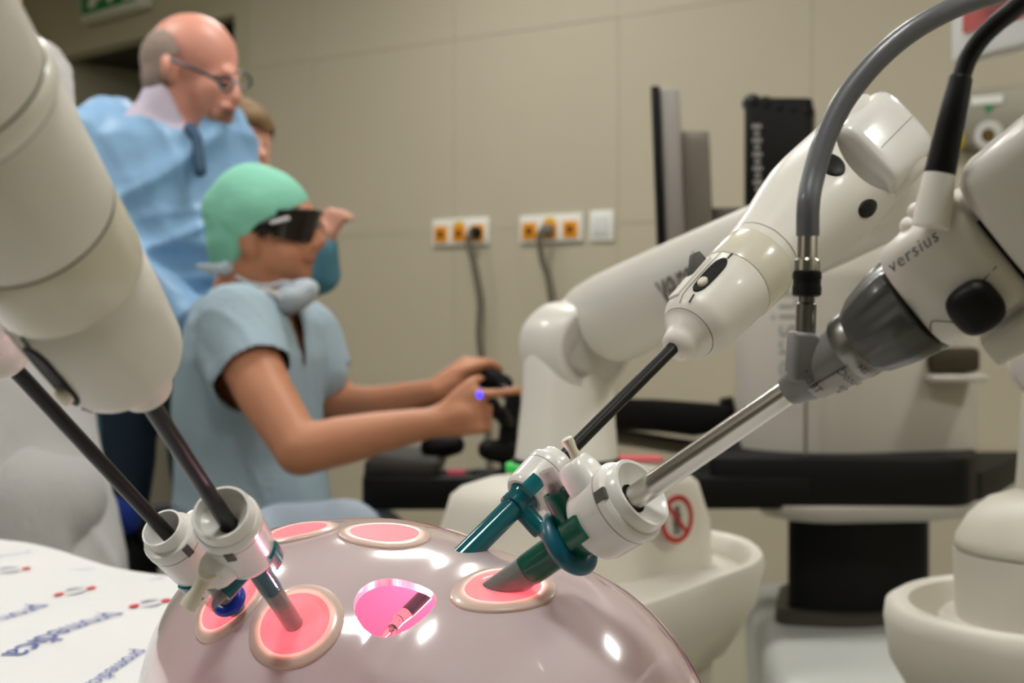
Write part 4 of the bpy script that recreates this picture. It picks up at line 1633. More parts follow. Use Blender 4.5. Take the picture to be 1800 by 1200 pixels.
def wordF(x, y):
    """lettering upright on the nose: march from a point in front of it onto its skin"""
    c = P(4, 584, .44)
    p = c + V((x, 0, y))
    inv = MiF.inverted()
    for k in range(400):
        q_ = inv @ (p + V((0, k * .0003, 0)))
        r = np.interp(q_.z, [0, .0065, .0105, .0150, .0200, .025, .0635], [.003, .0098, .0106, .0150, .0186, .0203, .0224])
        if 0 <= q_.z <= .0635 and math.hypot(q_.x, q_.y) < r + .0003:
            return p + V((0, k * .0003 - .0004, 0))
    return p + V((0, .05, 0))


text('versius', .0056, wordF, 'lettering', PRINTBLACK, hs, shear=.2, align='LEFT')

# ================================================================== endoscope with its camera head
te = thing('endoscope', 'steel tubed endoscope with grey coupling and white camera head at the right', 'endoscope', eE)
zE = axE
nE = V((.57, 0, -.82))
nE = (nE - zE * nE.dot(zE)).normalized()
ME = frame(uE, zE, nE)
Ls = (uE - eE).length
MB().lathe(frame(eE - zE * .03, zE), [(0, .0048), (Ls + .032, .0048)], 32).build('tube', STEEL, te, label='shiny steel tube')
MB().lathe(ME, [(-.002, .0050), (0, .0062), (.003, .0068), (.006, .0080), (.028, .0112), (.03, .0112)], 40).build('cone', mat('cone_grey', (128, 126, 126), rough=.42, metal=.3), te)
# light post block: flat grey flank rising to the post
po = P(1415, 585, .505)
pu = V((0.01, 0, 1)).normalized()
mb = MB()
b0, b1 = ME @ V((0, 0, .002)), ME @ V((0, 0, .026))
rs = []
for dpt_ in (-.0085, -.0065, .0065, .0085):
    k_ = .9 if abs(dpt_) > .007 else 1.
    pts = [P(1388, 672, .505), P(1394, 582, .505), P(1422, 582, .505), P(1446, 596, .505), P(1462, 640, .505), P(1452, 672, .505)]
    cc = sum(pts, V()) / 6
    rs.append([cc + (p - cc) * k_ + V((0, dpt_ + .004, 0)) for p in pts])
mb.rings(rs)
mb.build('post_block', mat('post_block_grey', (120, 118, 118), rough=.45, metal=.2), te, bevel=.0012)
barrel = [(.026, .0118), (.028, .0125), (.034, .0128), (.035, .0122)]
MB().lathe(ME, barrel, 44).build('barrel', DULLSTEEL, te, label='dull steel barrel')
# print band on the barrel's lower side
inv3 = ME.to_3x3().inverted()
lowd = inv3 @ V((.35, -.75, -.55))
la = math.atan2(lowd.y, lowd.x)


def band(a0, a1, z0, z1, off):
    mb = MB()
    def R_(zz):
        return float(np.interp(zz, [.006, .028, .046], [.0080, .0122, .0128])) + off
    mb.rings([[ME @ V((R_(zz) * math.cos(a), R_(zz) * math.sin(a), zz)) for zz in (z0, (z0 + z1) / 2, z1)] for a in [a0 + (a1 - a0) * k / 8 for k in range(9)]], closed=False, caps=False)
    return mb


band(la - .55, la + .85, .008, .033, .0004).build('print_band', mat('band_pale', (176, 172, 172), rough=.5), te)


def onbar(z0, a0, rot=0.):
    def f(x, y):
        zz = z0 + y
        r = float(np.interp(zz, [.006, .028, .046], [.0080, .0122, .0128])) + .0013
        a = a0 - x / r
        return ME @ V((r * math.cos(a), r * math.sin(a), zz))
    return f


text('0°', .0062, onbar(.017, la + .1), 'lettering', PRINTBLACK, te)
text('AutoC', .0044, onbar(.0235, la - .15), 'lettering', PRINTBLACK, te)
text('1234', .0034, onbar(.030, la - .2), 'lettering', PRINTBLACK, te)
text('TEL 1', .0044, onbar(.0115, la - .75), 'lettering', PRINTBLACK, te)
# ribbed coupling ring
mb = MB()
rs = []
N = 96
for tz, r, am in ((.0325, .0105, 0), (.0327, .0128, .0), (.036, .0146, .02), (.0465, .0172, .035), (.0545, .0182, .035), (.056, .0176, 0), (.0562, .015, 0)):
    rs.append([ME @ V(((r * (1 + am * max(-1, min(1, 3 * math.sin(7 * a))))) * math.cos(a), (r * (1 + am * max(-1, min(1, 3 * math.sin(7 * a))))) * math.sin(a), tz)) for a in [2 * PI * j / N for j in range(N)]])
mb.rings(rs)
mb.build('coupling_ring', DARKGREY, te, angle=50, label='dark grey ribbed coupling ring')
# post, nut, collar, hose
pz = [P(1416, 600, .505), P(1417, 540, .505), P(1418, 520, .505)]
MB().lathe(frame(P(1416, 590, .505), P(1418, 520, .505) - P(1416, 590, .505)), [(0, .0034), (.002, .0036), (.0112, .0036), (.0118, .0029), (.0145, .0029)], 28).build('light_post', DULLSTEEL, te)
h0 = P(1418, 521, .505)
hd_ = (P(1420, 400, .505) - h0).normalized()
hose = thing('light_cable', 'thick grey light cable arching up from the endoscope', 'cable', h0)
Mh = frame(h0, hd_)
MB().lathe(Mh, [(0, .0042), (.0006, .0051), (.003, .0052), (.0042, .0049), (.0058, .0049), (.0068, .0052), (.0088, .005), (.0092, .0044)], 36).build('grip', BLACK, hose, label='black rubber grip')
MB().lathe(Mh, [(.0092, .0047), (.0128, .0046), (.0136, .0036), (.0222, .0035), (.0225, .003)], 36, caps=True).build('ferrule', STEEL, hose)
MB().tube([Mh @ V((0, 0, .0215)), P(1421, 360, .505), P(1430, 310, .51), P(1452, 240, .515), P(1492, 165, .52), P(1560, 88, .525), P(1640, 32, .53), P(1740, -8, .54), P(1900, -40, .56), P(2200, 60, .6), P(2400, 400, .65)], .0041, 24, 8).build('hose', HOSE, hose)
# camera body
W = .0152
mb = MB()


def brect(tz, a0, a1, b0_, b1_, e=.42):
    ca, cb_, ha, hb_ = (a0 + a1) / 2, (b0_ + b1_) / 2, (a1 - a0) / 2, (b1_ - b0_) / 2
    return [ME @ V((ca + ha * (abs(math.cos(a)) ** e) * math.copysign(1, math.cos(a)), cb_ + hb_ * (abs(math.sin(a)) ** e) * math.copysign(1, math.sin(a)), tz)) for a in [2 * PI * (j + .5) / 52 for j in range(52)]]


mb.rings([brect(0.0570, -.010, .010, -.01, .01, .8), brect(0.0572, -0.0198, .0160, -.014, .014, .6), brect(0.0585, -0.0216, .0172, -.0155, .0155, .5), brect(0.0680, -0.0233, .0178, -.0165, .0165), brect(0.0865, -0.0238, .018, -.017, .017), brect(0.0895, -0.0230, .0172, -.0162, .0162), brect(0.0910, -0.0208, .0150, -.014, .014)])
cbm = mb.build('camera_body', WHITE, te, angle=60)
# the side of the body towards the viewer
fb = ME.to_3x3().inverted() @ V((0, -1, 0))
sb = 1 if fb.y > 0 else -1


def on_body(a, zz, off=.0005):
    return ME @ V((a, sb * (.0170 + off), zz))


def wordB(x, y):
    # reads upward along the axis near the upper edge
    return ME @ V((-.0170 - y * 1.0, sb * (.0166 + .0011), .0705 + x))


text('versius', .0060, wordB, 'lettering', mat('print_navy', (60, 62, 84), rough=.6), cbm, shear=.25, space=1.15)
mb = MB()
kc = on_body(.0095, .0755)
kd_ = ME.to_3x3() @ V((0, sb, 0))
mb.lathe(frame(kc - kd_ * .001, kd_, zE), [(0, .0084), (.002, .0086), (.0045, .0080), (.0062, .0062), (.0066, .003)], 40, e=2.8)
mb.build('focus_knob', BLACK, te, label='black rounded square knob')
MB().tube([on_body(.008, .0585, -.0003), on_body(.0055, .061, .0000), on_body(.0082, .065, .0002), on_body(.0112, .0685, .0002), on_body(.0105, .0715, .0002)], .0003, 6).build('seam', SEAM, cbm)
MB().tube([on_body(.004, .0815, .0), on_body(.0025, .0885, -.0005)], .0003, 6, 0).build('seam', SEAM, cbm)
# cable from the top of the camera body
qb = P(1643, 356, .458)
qt = P(1652, 306, .458)
MB().lathe(frame(qb, qt - qb), [(-.008, .006), (0, .0058), ((qt - qb).length, .0050), ((qt - qb).length + .0002, .004)], 32).build('cable_socket', WHITE, te)
for px, py in ((1612, 372), (1598, 398)):
    MB().ell(Matrix.Translation(P(px, py, .475)), .0032, .004, .0032, 16, 10).build('socket_lug', WHITE, te)
vc = thing('camera_cable', 'black camera cable rising from the white camera head', 'cable', qt)
dq = (P(1690, 132, .455) - qt)
MB().lathe(frame(qt, dq), [(0, .0047), (.0004, .0050), (dq.length * .5, .0045), (dq.length - .001, .0038), (dq.length, .0032)], 32).build('strain_relief', BLACK, vc)
MB().tube([P(1690, 135, .455), P(1703, 100, .455), P(1730, 62, .453), P(1775, 22, .45), P(1830, -18, .45), P(1960, -70, .46), P(2300, 0, .5), P(2500, 300, .55)], .0030, 20, 8).build('cord', BLACK, vc)
# arm that carries the camera head: parts of the right-hand cart
mb = MB()
mb.rings([brect(0.0932, -.020, .012, -.012, .014, .6), brect(0.0938, -.0255, .0165, -.0165, .018, .5), brect(0.0980, -.0285, .0185, -.018, .0195), brect(0.1380, -.031, .021, -.02, .022), brect(0.1980, -.034, .024, -.023, .025), brect(0.2200, -.03, .02, -.02, .02, .6)])
wl2 = mb.build('wrist_link', WHITE, c2, angle=60)
mb.__init__()
mb.rings([brect(0.1226, -.0306, .0206, -.0200, .0219), brect(0.1230, -.0306, .0206, -.0200, .0219)], caps=False)
mb.build('seam', SEAM, wl2)
mb = MB()
mb.rings([brect(0.0665, .0215, .027, -.011, .013, .6), brect(0.0680, .0200, .0315, -.014, .016, .4), brect(0.0880, .0195, .033, -.015, .017, .4), brect(0.1580, .0185, .034, -.016, .018, .4), brect(0.1880, .018, .032, -.016, .018, .5)])
mb.build('support_cheek', WHITE, c2, angle=60)
MB().box(ME @ Matrix.Translation((0, 0, .0922)), .012, .010, .0022).build('joint_pin', BLACK, c2)
ew_ = ME @ V((0, 0, .203))
MB().cap(ew_, .03, V((.50, .62, 1.25)), .036, 24).build('forearm_link', WHITE, c2)
MB().cap(V((.50, .62, 1.25)), .04, sh2 + V((.02, .0, .01)), .05, 24).build('upper_link', WHITE, c2)

# ================================================================== people
SKIN = mat('skin_tan', (188, 128, 96), rough=.5, sss=.08, var=.05, vscale=20)
SKINP = mat('skin_pink', (214, 150, 132), rough=.42, sss=.08, var=.05, vscale=20)
SKINL = mat('skin_light', (216, 158, 136), rough=.5, sss=.08, var=.05)
LIP = mat('lip_red', (150, 84, 76), rough=.45)
EYEW = mat('eye_dark', (46, 34, 30), rough=.3)
HAIRD = mat('hair_dark', (40, 30, 24), rough=.7, bump=.4, bscale=200)
MINT = mat('cap_mint', (134, 204, 178), rough=.8, var=.05, bump=.25, bscale=60)
SCRUB = mat('scrub_blue_grey', (158, 178, 190), rough=.85, var=.04, bump=.2, bscale=90)
GOWN = mat('gown_blue', (134, 174, 212), rough=.42, var=.10, vscale=6, bump=.45, bscale=16)
GOWND = mat('gown_teal', (66, 104, 112), rough=.8, var=.06, bump=.2, bscale=30)
JEANS = mat('jeans_navy', (30, 46, 62), rough=.85, var=.1, bump=.1)
LILAC = mat('shirt_lilac', (206, 194, 212), rough=.8)
COATW = mat('coat_white', (204, 202, 202), rough=.85, var=.04, bump=.25, bscale=25)
MASKM = mat('mask_pale_blue', (190, 202, 212), rough=.85)
SHOE = mat('shoe_dark', (36, 36, 40), rough=.6)


def ellp(mb, px, py, D, rx, ry, rz, rot=0., yaw=0.):
    """lump at a spot: rx along the picture, ry in depth, rz up; rot tilts in the picture plane"""
    M = Matrix.Translation(P(px, py, D)) @ Matrix.Rotation(yaw, 4, 'Z') @ Matrix.Rotation(rot, 4, 'Y')
    return mb.ell(M, rx, ry, rz, 24, 14)


def loft_body(mb, lv, ax, N=36):
    """torso: rings of (px, py, D, half width along ax, half depth across it)"""
    ax = V(ax).normalized()
    dp = V((-ax.y, ax.x, 0))
    rs = []
    for px, py, D, a, b_ in lv:
        c = P(px, py, D)
        rs.append([c + ax * a * (abs(math.cos(t)) ** .8) * math.copysign(1, math.cos(t)) + dp * b_ * (abs(math.sin(t)) ** .8) * math.copysign(1, math.sin(t)) for t in [2 * PI * j / N for j in range(N)]])
    mb.rings(rs)
    return mb


def hand(mb, wrist, knuckle, side, fl, curl, D0, thumb, spread=.021):
    """palm and five fingers: wrist and knuckle centre, side = across the knuckles; curl = unit finger directions per joint; fl = finger lengths"""
    w_, k_ = V(wrist), V(knuckle)
    s_ = V(side).normalized()
    for i in range(4):
        b0 = w_.lerp(k_, .15) + s_ * (i - 1.5) * spread * .5
        b1 = k_ + s_ * (i - 1.5) * spread
        mb.cap(b0, .017, b1, .0125)
    mb.cap(w_, .024, w_.lerp(k_, .6), .026)
    for i in range(4):
        p = k_ + s_ * (i - 1.5) * spread
        for j in range(3):
            d = V(curl[i][j]).normalized()
            q_ = p + d * fl[i] * (.45, .32, .23)[j]
            mb.cap(p, (.0108, .0095, .0085)[j], q_, (.0098, .0087, .0075)[j])
            p = q_
    p = w_.lerp(k_, .25) + V(thumb[0])
    for j, q_ in enumerate(thumb[1:]):
        q_ = V(q_)
        mb.cap(p, (.014, .0115, .010)[j], q_, (.012, .0105, .0085)[j])
        p = q_


# ---------------------------------------------------------------- seated surgeon
pS = thing('person', 'seated person in mint cap, dark glasses and pale blue scrubs gripping two hand controllers', 'person', V((P(450, 900, 2.8).x, 2.8, 0)))
SA = V((.115, .33, 0)).normalized()       # across the shoulders, near to far
body = MB()
ellp(body, 455, 385, 2.8, .100, .078, .098, .25)
ellp(body, 478, 405, 2.8, .088, .070, .085, .25)
ellp(body, 512, 440, 2.8, .050, .050, .062, .15)
ellp(body, 516, 470, 2.8, .036, .044, .030, .1)
ellp(body, 533, 482, 2.8, .018, .024, .017)
ellp(body, 531, 378, 2.8, .026, .052, .030, .3)
ellp(body, 548, 400, 2.8, .014, .016, .022)
body.cap(P(549, 398, 2.8), .010, P(563, 425, 2.8), .013)
ellp(body, 558, 431, 2.8, .012, .019, .010)
ellp(body, 540, 452, 2.8, .015, .027, .010)
ellp(body, 539, 462, 2.8, .014, .025, .009)
ellp(body, 487, 450, 2.77, .05, .04, .045)
ellp(body, 436, 425, 2.728, .020, .012, .033, -.15)
ellp(body, 442, 428, 2.724, .012, .010, .022, -.15)
body.cap(P(462, 440, 2.8), .062, P(432, 520, 2.8), .068, 24)
body.cap(P(490, 462, 2.8), .045, P(450, 530, 2.79), .055, 20)
torso = [(432, 508, 2.80, .075, .070), (440, 535, 2.80, .135, .088), (450, 565, 2.80, .175, .102), (446, 625, 2.80, .178, .122), (440, 700, 2.80, .165, .128), (440, 800, 2.80, .155, .13), (448, 900, 2.80, .165, .142), (452, 990, 2.80, .17, .145), (452, 1020, 2.80, .15, .13)]
loft_body(body, [(a, b_, d, e_ - .03, f_ - .026) for a, b_, d, e_, f_ in torso], SA)
shN, elN, wrN, knN = P(415, 585, 2.635), P(528, 792, 2.47), P(765, 742, 2.52), P(838, 722, 2.53)
body.cap(shN, .060, P(465, 690, 2.55), .052, 20)
body.cap(P(465, 690, 2.55), .052, elN, .043, 20)
body.cap(elN, .045, P(600, 775, 2.49), .044, 20)
body.cap(P(600, 775, 2.49), .044, P(690, 755, 2.51), .035, 20)
body.cap(P(690, 755, 2.51), .035, wrN, .027, 20)
hand(body, wrN, knN, V((.12, -.10, -1)), [.082, .076, .075, .062],
     [[(1, 0, .02), (1, .1, .1), (.9, .3, .1)], [(.7, .75, -.1), (-.3, .9, 0), (-.9, .2, 0)], [(.55, .8, -.1), (-.45, .9, 0), (-.9, .1, 0)], [(.5, .8, -.1), (-.5, .85, 0), (-.9, .1, 0)]], 0,
     [V((.0, .0, .02)), P(808, 690, 2.53), P(828, 672, 2.54), P(846, 664, 2.56)], .0205)
shF, elF, wrF, knF = P(548, 615, 2.945), P(592, 712, 2.93), P(765, 688, 2.82), P(822, 660, 2.84)
body.cap(shF, .055, elF, .043, 20)
body.cap(elF, .043, P(660, 712, 2.88), .039, 20)
body.cap(P(660, 712, 2.88), .039, wrF, .026, 20)
hand(body, wrF, knF, V((.1, -.1, -1)), [.078, .074, .072, .06],
     [[(.9, .2, .0), (.9, .3, -.3), (.5, .4, -.6)], [(.8, .6, -.1), (.1, .9, -.2), (-.8, .4, 0)], [(.6, .7, -.1), (-.2, .9, 0), (-.9, .2, 0)], [(.5, .8, 0), (-.4, .8, 0), (-.9, .1, 0)]], 0,
     [V((0, 0, .015)), P(838, 644, 2.82), P(862, 638, 2.82), P(880, 648, 2.83)], .019)
remesh('body', body, .0062, SKIN, pS, 5)
ad = ME  # (frame reuse)
sc = MB()
loft_body(sc, torso, SA)
sc.cap(P(418, 570, 2.65), .080, P(447, 645, 2.58), .068, 24)
sc.cap(P(405, 600, 2.66), .07, P(432, 660, 2.60), .07, 24)
sc.cap(P(535, 590, 2.93), .075, P(566, 655, 2.925), .066, 24)
ch = V((.945, -.33, 0)).normalized()
nk = P(432, 512, 2.80)


def scut(c):
    # neckline: an opening round the neck and a V down the chest; sleeves end at a hem
    f = (c - nk).dot(ch)
    s_ = (c - nk).dot(SA)
    dz = nk.z - c.z
    if dz < .012 and (f * f + s_ * s_) < .1 ** 2:
        return True
    if f > .0 and 0 <= dz < .155 and abs(s_ + .015) < .042 * (1 - dz / .155):
        return True
    # open sleeve ends
    a = P(445, 640, 2.585)
    d = (a - P(418, 570, 2.65)).normalized()
    if (c - a).dot(d) > .016 and (c - a).length < .13 and ((c - a) - d * (c - a).dot(d)).length < .082 and (c - P(446, 640, 2.8)).length > .16:
        return True
    a = P(566, 655, 2.925)
    d = (a - P(535, 590, 2.93)).normalized()
    if (c - a).dot(d) > .006 and (c - a).length < .11 and ((c - a) - d * (c - a).dot(d)).length < .075 and (c - P(446, 640, 2.8)).length > .2:
        return True
    return False


fo = creases(((.006, 3, .9, .6), (.004, 8, 2., .7)))
remesh('scrub_top', sc, .0058, SCRUB, pS, 6, disp=fo, cut=scut)
pt = MB()
pt.cap(P(445, 985, 2.70), .11, P(610, 950, 2.58), .075, 24)
pt.cap(P(610, 950, 2.58), .075, P(640, 1330, 2.60), .05, 24)
pt.cap(P(480, 985, 2.92), .11, P(660, 952, 2.92), .074, 24)
pt.cap(P(660, 952, 2.92), .074, P(680, 1330, 2.95), .05, 24)
ellp(pt, 450, 985, 2.8, .15, .17, .09)
remesh('trousers', pt, .012, mat('scrub_trousers', (176, 190, 206), rough=.85, var=.04, bump=.2), pS, 4, disp=folds(.004, 8))
for px, D in ((652, 2.6), (690, 2.95)):
    b0 = P(px - 12, 1000, D)
    mb = MB()
    mb.cap(V((b0.x - .02, b0.y, .045)), .042, V((b0.x + .16, b0.y - .03, .032)), .03)
    mb.cap(V((b0.x, b0.y, .05)), .04, V((b0.x - .005, b0.y, .16)), .042)
    remesh('shoe', mb, .008, mat('clog_white', (190, 190, 188), rough=.5), pS)
# mint cap
mb = MB()
ellp(mb, 452, 380, 2.8, .108, .092, .104, .3)
ellp(mb, 420, 420, 2.8, .062, .078, .075, .3)
ellp(mb, 400, 445, 2.8, .035, .055, .05, .2)


def capcut(c):
    px = CX + c.x / c.y * F
    py = HY - (c.z - H) / c.y * F
    edge = np.interp(px, [395, 412, 424, 432, 442, 460, 480, 505, 542], [485, 472, 440, 415, 402, 394, 384, 370, 350])
    return py > edge


remesh('surgical_cap', mb, .006, MINT, pS, 4, disp=folds(.0022, 4, 2.2), cut=capcut)
mb = MB()
mb.cap(P(399, 470, 2.745), .014, P(372, 476, 2.74), .008)
mb.cap(P(395, 474, 2.745), .012, P(350, 468, 2.73), .006)
mb.build('mask_knot', MASKM, pS)
# dark wrap-around glasses
mb = MB()
gc0 = P(485, 398, 2.8)
rs = []
for k in range(25):
    a = -1.45 + 2.9 * k / 24
    hh = .031 * (1 - .35 * max(0, abs(a) - .8))
    up = .004 * math.cos(a)
    dx, dy = .083 * math.cos(a), .084 * math.sin(a)
    tilt = .28 * dx
    rs.append([gc0 + V((dx * s_ + t_ * .25, dy * s_, up - tilt * .35 + t_)) for s_, t_ in ((1, hh), (1, -hh), (.96, -hh), (.96, hh))])
mb.rings(rs)
gl = mb.build('glasses', clearish('dark_lens', (34, 24, 20), .30, .08), pS, angle=50)
mb = MB()
rs2 = [[p + V((0, 0, .0)) for p in r] for r in rs]
mb.tube([r[0] for r in rs], .0028, 8, 0)
mb.tube([P(487, 388, 2.716), P(462, 396, 2.716), P(442, 404, 2.72)], [.012, .009, .005], 10)
mb.build('glasses_frame', BLACK, gl)
MB().cap(P(478, 391, 2.708), .004, P(506, 384, 2.706), .004).build('side_mark', mat('mark_white', (220, 220, 220), rough=.5), gl)
MB().ell(Matrix.Translation(P(541, 457, 2.785)), .014, .026, .004).build('mouth', LIP, pS)
MB().cap(P(462, 408, 2.722), .010, P(468, 400, 2.724), .012).build('sideburn', HAIRD, pS)
# face mask pulled under the chin
mb = MB()
ellp(mb, 512, 524, 2.76, .052, .062, .030, -.35)
ellp(mb, 532, 510, 2.76, .032, .05, .024, -.3)
remesh('face_mask', mb, .006, MASKM, pS, 4, disp=folds(.002, 9, 3))
MB().tube([P(520, 500, 2.70), P(500, 496, 2.70), P(470, 502, 2.705), P(440, 498, 2.71), P(415, 486, 2.72)], .0035, 8).build('mask_strap', MASKM, pS)
MB().tube([P(495, 525, 2.70), P(475, 512, 2.69), P(450, 510, 2.69), P(425, 500, 2.70)], .0045, 8).build('mask_strap', mat('strap_white', (220, 220, 220)), pS)

# stool under the surgeon
st0 = P(445, 1000, 2.8)
st = thing('stool', 'black swivel stool with low back under the seated surgeon', 'chair', V((st0.x, 2.8, 0)))
zs0 = zpx(1068, 2.8)
MB().lathe(Matrix.Translation((st0.x, 2.8, zs0 - .07)), [(0, .17), (.01, .2), (.05, .21), (.07, .19)], 36).build('seat', BLACK, st)
mb = MB()
rs = []
for py in (905, 935, 980, 1010):
    hw_ = .19 if 905 < py < 1010 else .17
    rs.append([P(272 if k < 9 else 255, py, 2.8) + SA * hw_ * (-1 + 2 * (k if k < 9 else 17 - k) / 8) + V((.045 * (1 - ((k if k < 9 else 17 - k) - 4) ** 2 / 16) * -1, 0, 0)) for k in range(18)])
mb.rings(rs)
mb.build('backrest', BLACK, st, bevel=.006)
MB().tube([P(262, 1000, 2.8), P(270, 1090, 2.8), V((st0.x - .1, 2.8, zs0 - .06))], .018, 12).build('back_strut', BLACK, st)
MB().lathe(Matrix.Translation((st0.x, 2.8, .1)), [(0, .03), (.2, .03), (.205, .022), (zs0 - .165, .022)], 24).build('gas_column', STEEL, st)
for k in range(5):
    a = 2 * PI * k / 5 + .3
    e_ = V((st0.x + .27 * math.cos(a), 2.8 + .27 * math.sin(a), .075))
    lg = MB().cap(V((st0.x, 2.8, .115)), .026, e_, .016).build('leg', BLACK, st)
    MB().lathe(frame(e_ - V((.012, 0, .044)), (1, 0, 0)), [(0, .024), (.003, .030), (.021, .030), (.024, .024)], 18).build('caster', BLACK, lg)
mb = MB()
mb.cap(P(196, 905, 2.74), .035, P(218, 912, 2.76), .032, 20)
mb.build('blue_pad', mat('pad_blue', (28, 58, 150), rough=.5), st, label='bright blue pad')
MB().tube([P(214, 900, 2.77), P(225, 870, 2.79), P(240, 930, 2.8), P(262, 960, 2.8)], .014, 10).build('pad_arm', BLACK, st)

# ---------------------------------------------------------------- standing man in blue gown
pM = thing('person', 'standing bald person with glasses in a blue gown looking down over the seated surgeon', 'person', V((P(290, 600, 3.12).x, 3.12, 0)))
D = 3.12
MAX = V((.93, .36, 0)).normalized()
b2 = MB()
ellp(b2, 338, 95, D, .098, .080, .088, .30)
ellp(b2, 345, 105, D, .092, .078, .092, .35)
ellp(b2, 360, 120, D, .070, .070, .085, .3)
ellp(b2, 368, 165, D - .01, .062, .062, .070, .35)
ellp(b2, 372, 195, D - .01, .042, .048, .042, .3)
ellp(b2, 362, 208, D - .012, .026, .034, .022, .3)
ellp(b2, 390, 205, D - .012, .020, .03, .02)
ellp(b2, 404, 132, D - .02, .022, .042, .018, .3)
b2.cap(P(412, 138, D - .035), .010, P(414, 172, D - .05), .014)
ellp(b2, 412, 177, D - .045, .014, .02, .012)
ellp(b2, 400, 192, D - .04, .018, .03, .012)
ellp(b2, 294, 120, D - .085, .016, .014, .034, -.2)
ellp(b2, 299, 122, D - .09, .010, .012, .022, -.2)
b2.cap(P(325, 150, D), .066, P(292, 235, D), .075, 24)
b2.cap(P(350, 185, D - .01), .045, P(310, 245, D), .06, 24)
mtor = [(290, 185, D, .08, .075), (288, 212, D, .145, .095), (286, 245, D, .185, .118), (290, 320, D, .20, .135), (298, 410, D, .195, .145), (302, 500, D, .195, .145), (300, 580, D, .20, .145), (296, 640, D, .21, .15)]
loft_body(b2, [(a, b_, d, e_ - .02, f_ - .02) for a, b_, d, e_, f_ in mtor], MAX)
remesh('body', b2, .007, SKINP, pM, 5)
gw = MB()
loft_body(gw, mtor[1:] + [(290, 665, D, .20, .14)], MAX)
gw.cap(P(165, 255, D - .05), .082, P(185, 400, D - .12), .075, 24)
gw.cap(P(185, 400, D - .12), .072, P(215, 480, D - .16), .066, 24)
gw.cap(P(215, 480, D - .16), .066, P(350, 565, D - .2), .05, 24)
gw.cap(P(205, 235, D - .02), .085, P(165, 250, D - .05), .083, 24)
gw.cap(P(400, 262, D + .05), .07, P(432, 390, D + .03), .068, 24)
gw.cap(P(370, 235, D + .03), .075, P(405, 262, D + .05), .07, 24)
gw.cap(P(432, 390, D + .03), .066, P(440, 520, D - .08), .055, 24)
nm = P(296, 205, D)


def gcut(c):
    px = CX + c.x / c.y * F
    py = HY - (c.z - H) / c.y * F
    e_ = np.interp(px, [210, 226, 250, 300, 330, 350], [130, 176, 202, 222, 232, 226])
    return 215 < px < 352 and py < e_ and c.y < D + .2


remesh('gown', gw, .009, GOWN, pM, 6, disp=creases(((.016, 12, .8, 1.5), (.010, 5, 1.7, 1.2))), cut=gcut)
# lilac shirt showing in the neck of the gown, with its standing collar
mb = MB()
loft_body(mb, [(a, b_, d, e_ - .015, f_ - .017) for a, b_, d, e_, f_ in mtor[:3]], MAX)
mb.cap(P(322, 158, D), .076, P(290, 240, D), .088, 24)


def shcut(c):
    px = CX + c.x / c.y * F
    py = HY - (c.z - H) / c.y * F
    if c.y > D + .03:
        return py < 150
    return py < np.interp(px, [225, 262, 276, 300, 318, 332, 345], [178, 140, 138, 166, 204, 226, 236]) or px > 352


remesh('shirt', mb, .006, LILAC, pM, 4, disp=folds(.002, 15, 2.), cut=shcut)
mb = MB()
mb.cap(P(334, 226, D - .088), .014, P(346, 244, D - .104), .011)
mb.cap(P(346, 244, D - .104), .011, P(352, 300, D - .128), .014)
mb.build('tie', mat('tie_dark_blue', (58, 84, 112), rough=.8), pM)
# trousers, shoes, teal gown tail
tr = MB()
ellp(tr, 285, 650, D, .17, .13, .12)
hipz = P(290, 660, D).z
for sx_, dy in ((-.09, -.03), (.09, .04)):
    x0 = P(285, 600, D).x
    tr.cap(V((x0 + sx_, D + dy, hipz - .02)), .095, V((x0 + sx_ * 1.1, D + dy - .01, .52)), .072, 22)
    tr.cap(V((x0 + sx_ * 1.1, D + dy - .01, .52)), .072, V((x0 + sx_ * 1.2, D + dy, .09)), .06, 22)
remesh('trousers', tr, .012, JEANS, pM, 4, disp=folds(.005, 14))
for sx_, dy in ((-.09, -.03), (.09, .04)):
    mb = MB()
    x0 = P(285, 600, D).x + sx_ * 1.2
    mb.cap(V((x0 - .02, D + dy + .03, .05)), .047, V((x0 + .13, D + dy - .10, .038)), .035)
    remesh('shoe', mb, .009, SHOE, pM)
mb = MB()
rs = []
for py, a0, a1 in ((560, 130, 240), (640, 128, 238), (740, 124, 232), (840, 128, 222), (870, 132, 218)):
    rs.append([P(a0, py, D - .02), P((a0 * 2 + a1) / 3, py, D - .13), P((a0 + a1 * 2) / 3, py + 3, D - .11), P(a1, py, D - .06), P(a1, py, D - .02), P((a0 + a1) / 2, py, D + .03)])
mb.rings(rs)
remesh('gown_tail', mb, .01, GOWND, pM, 5, disp=folds(.007, 20, .9, .3), label='dark teal hanging gown tail')
# hair fringe, brows, glasses, beard
mb = MB()
ellp(mb, 320, 108, D, .093, .086, .085, .3)
ellp(mb, 305, 135, D, .070, .080, .07, .3)


def hcut(c):
    px = CX + c.x / c.y * F
    py = HY - (c.z - H) / c.y * F
    if c.y > D + .02:
        return px > 305 or py < 70
    return px > np.interp(py, [40, 60, 90, 105, 140, 170], [296, 302, 316, 306, 286, 284]) or py < 52


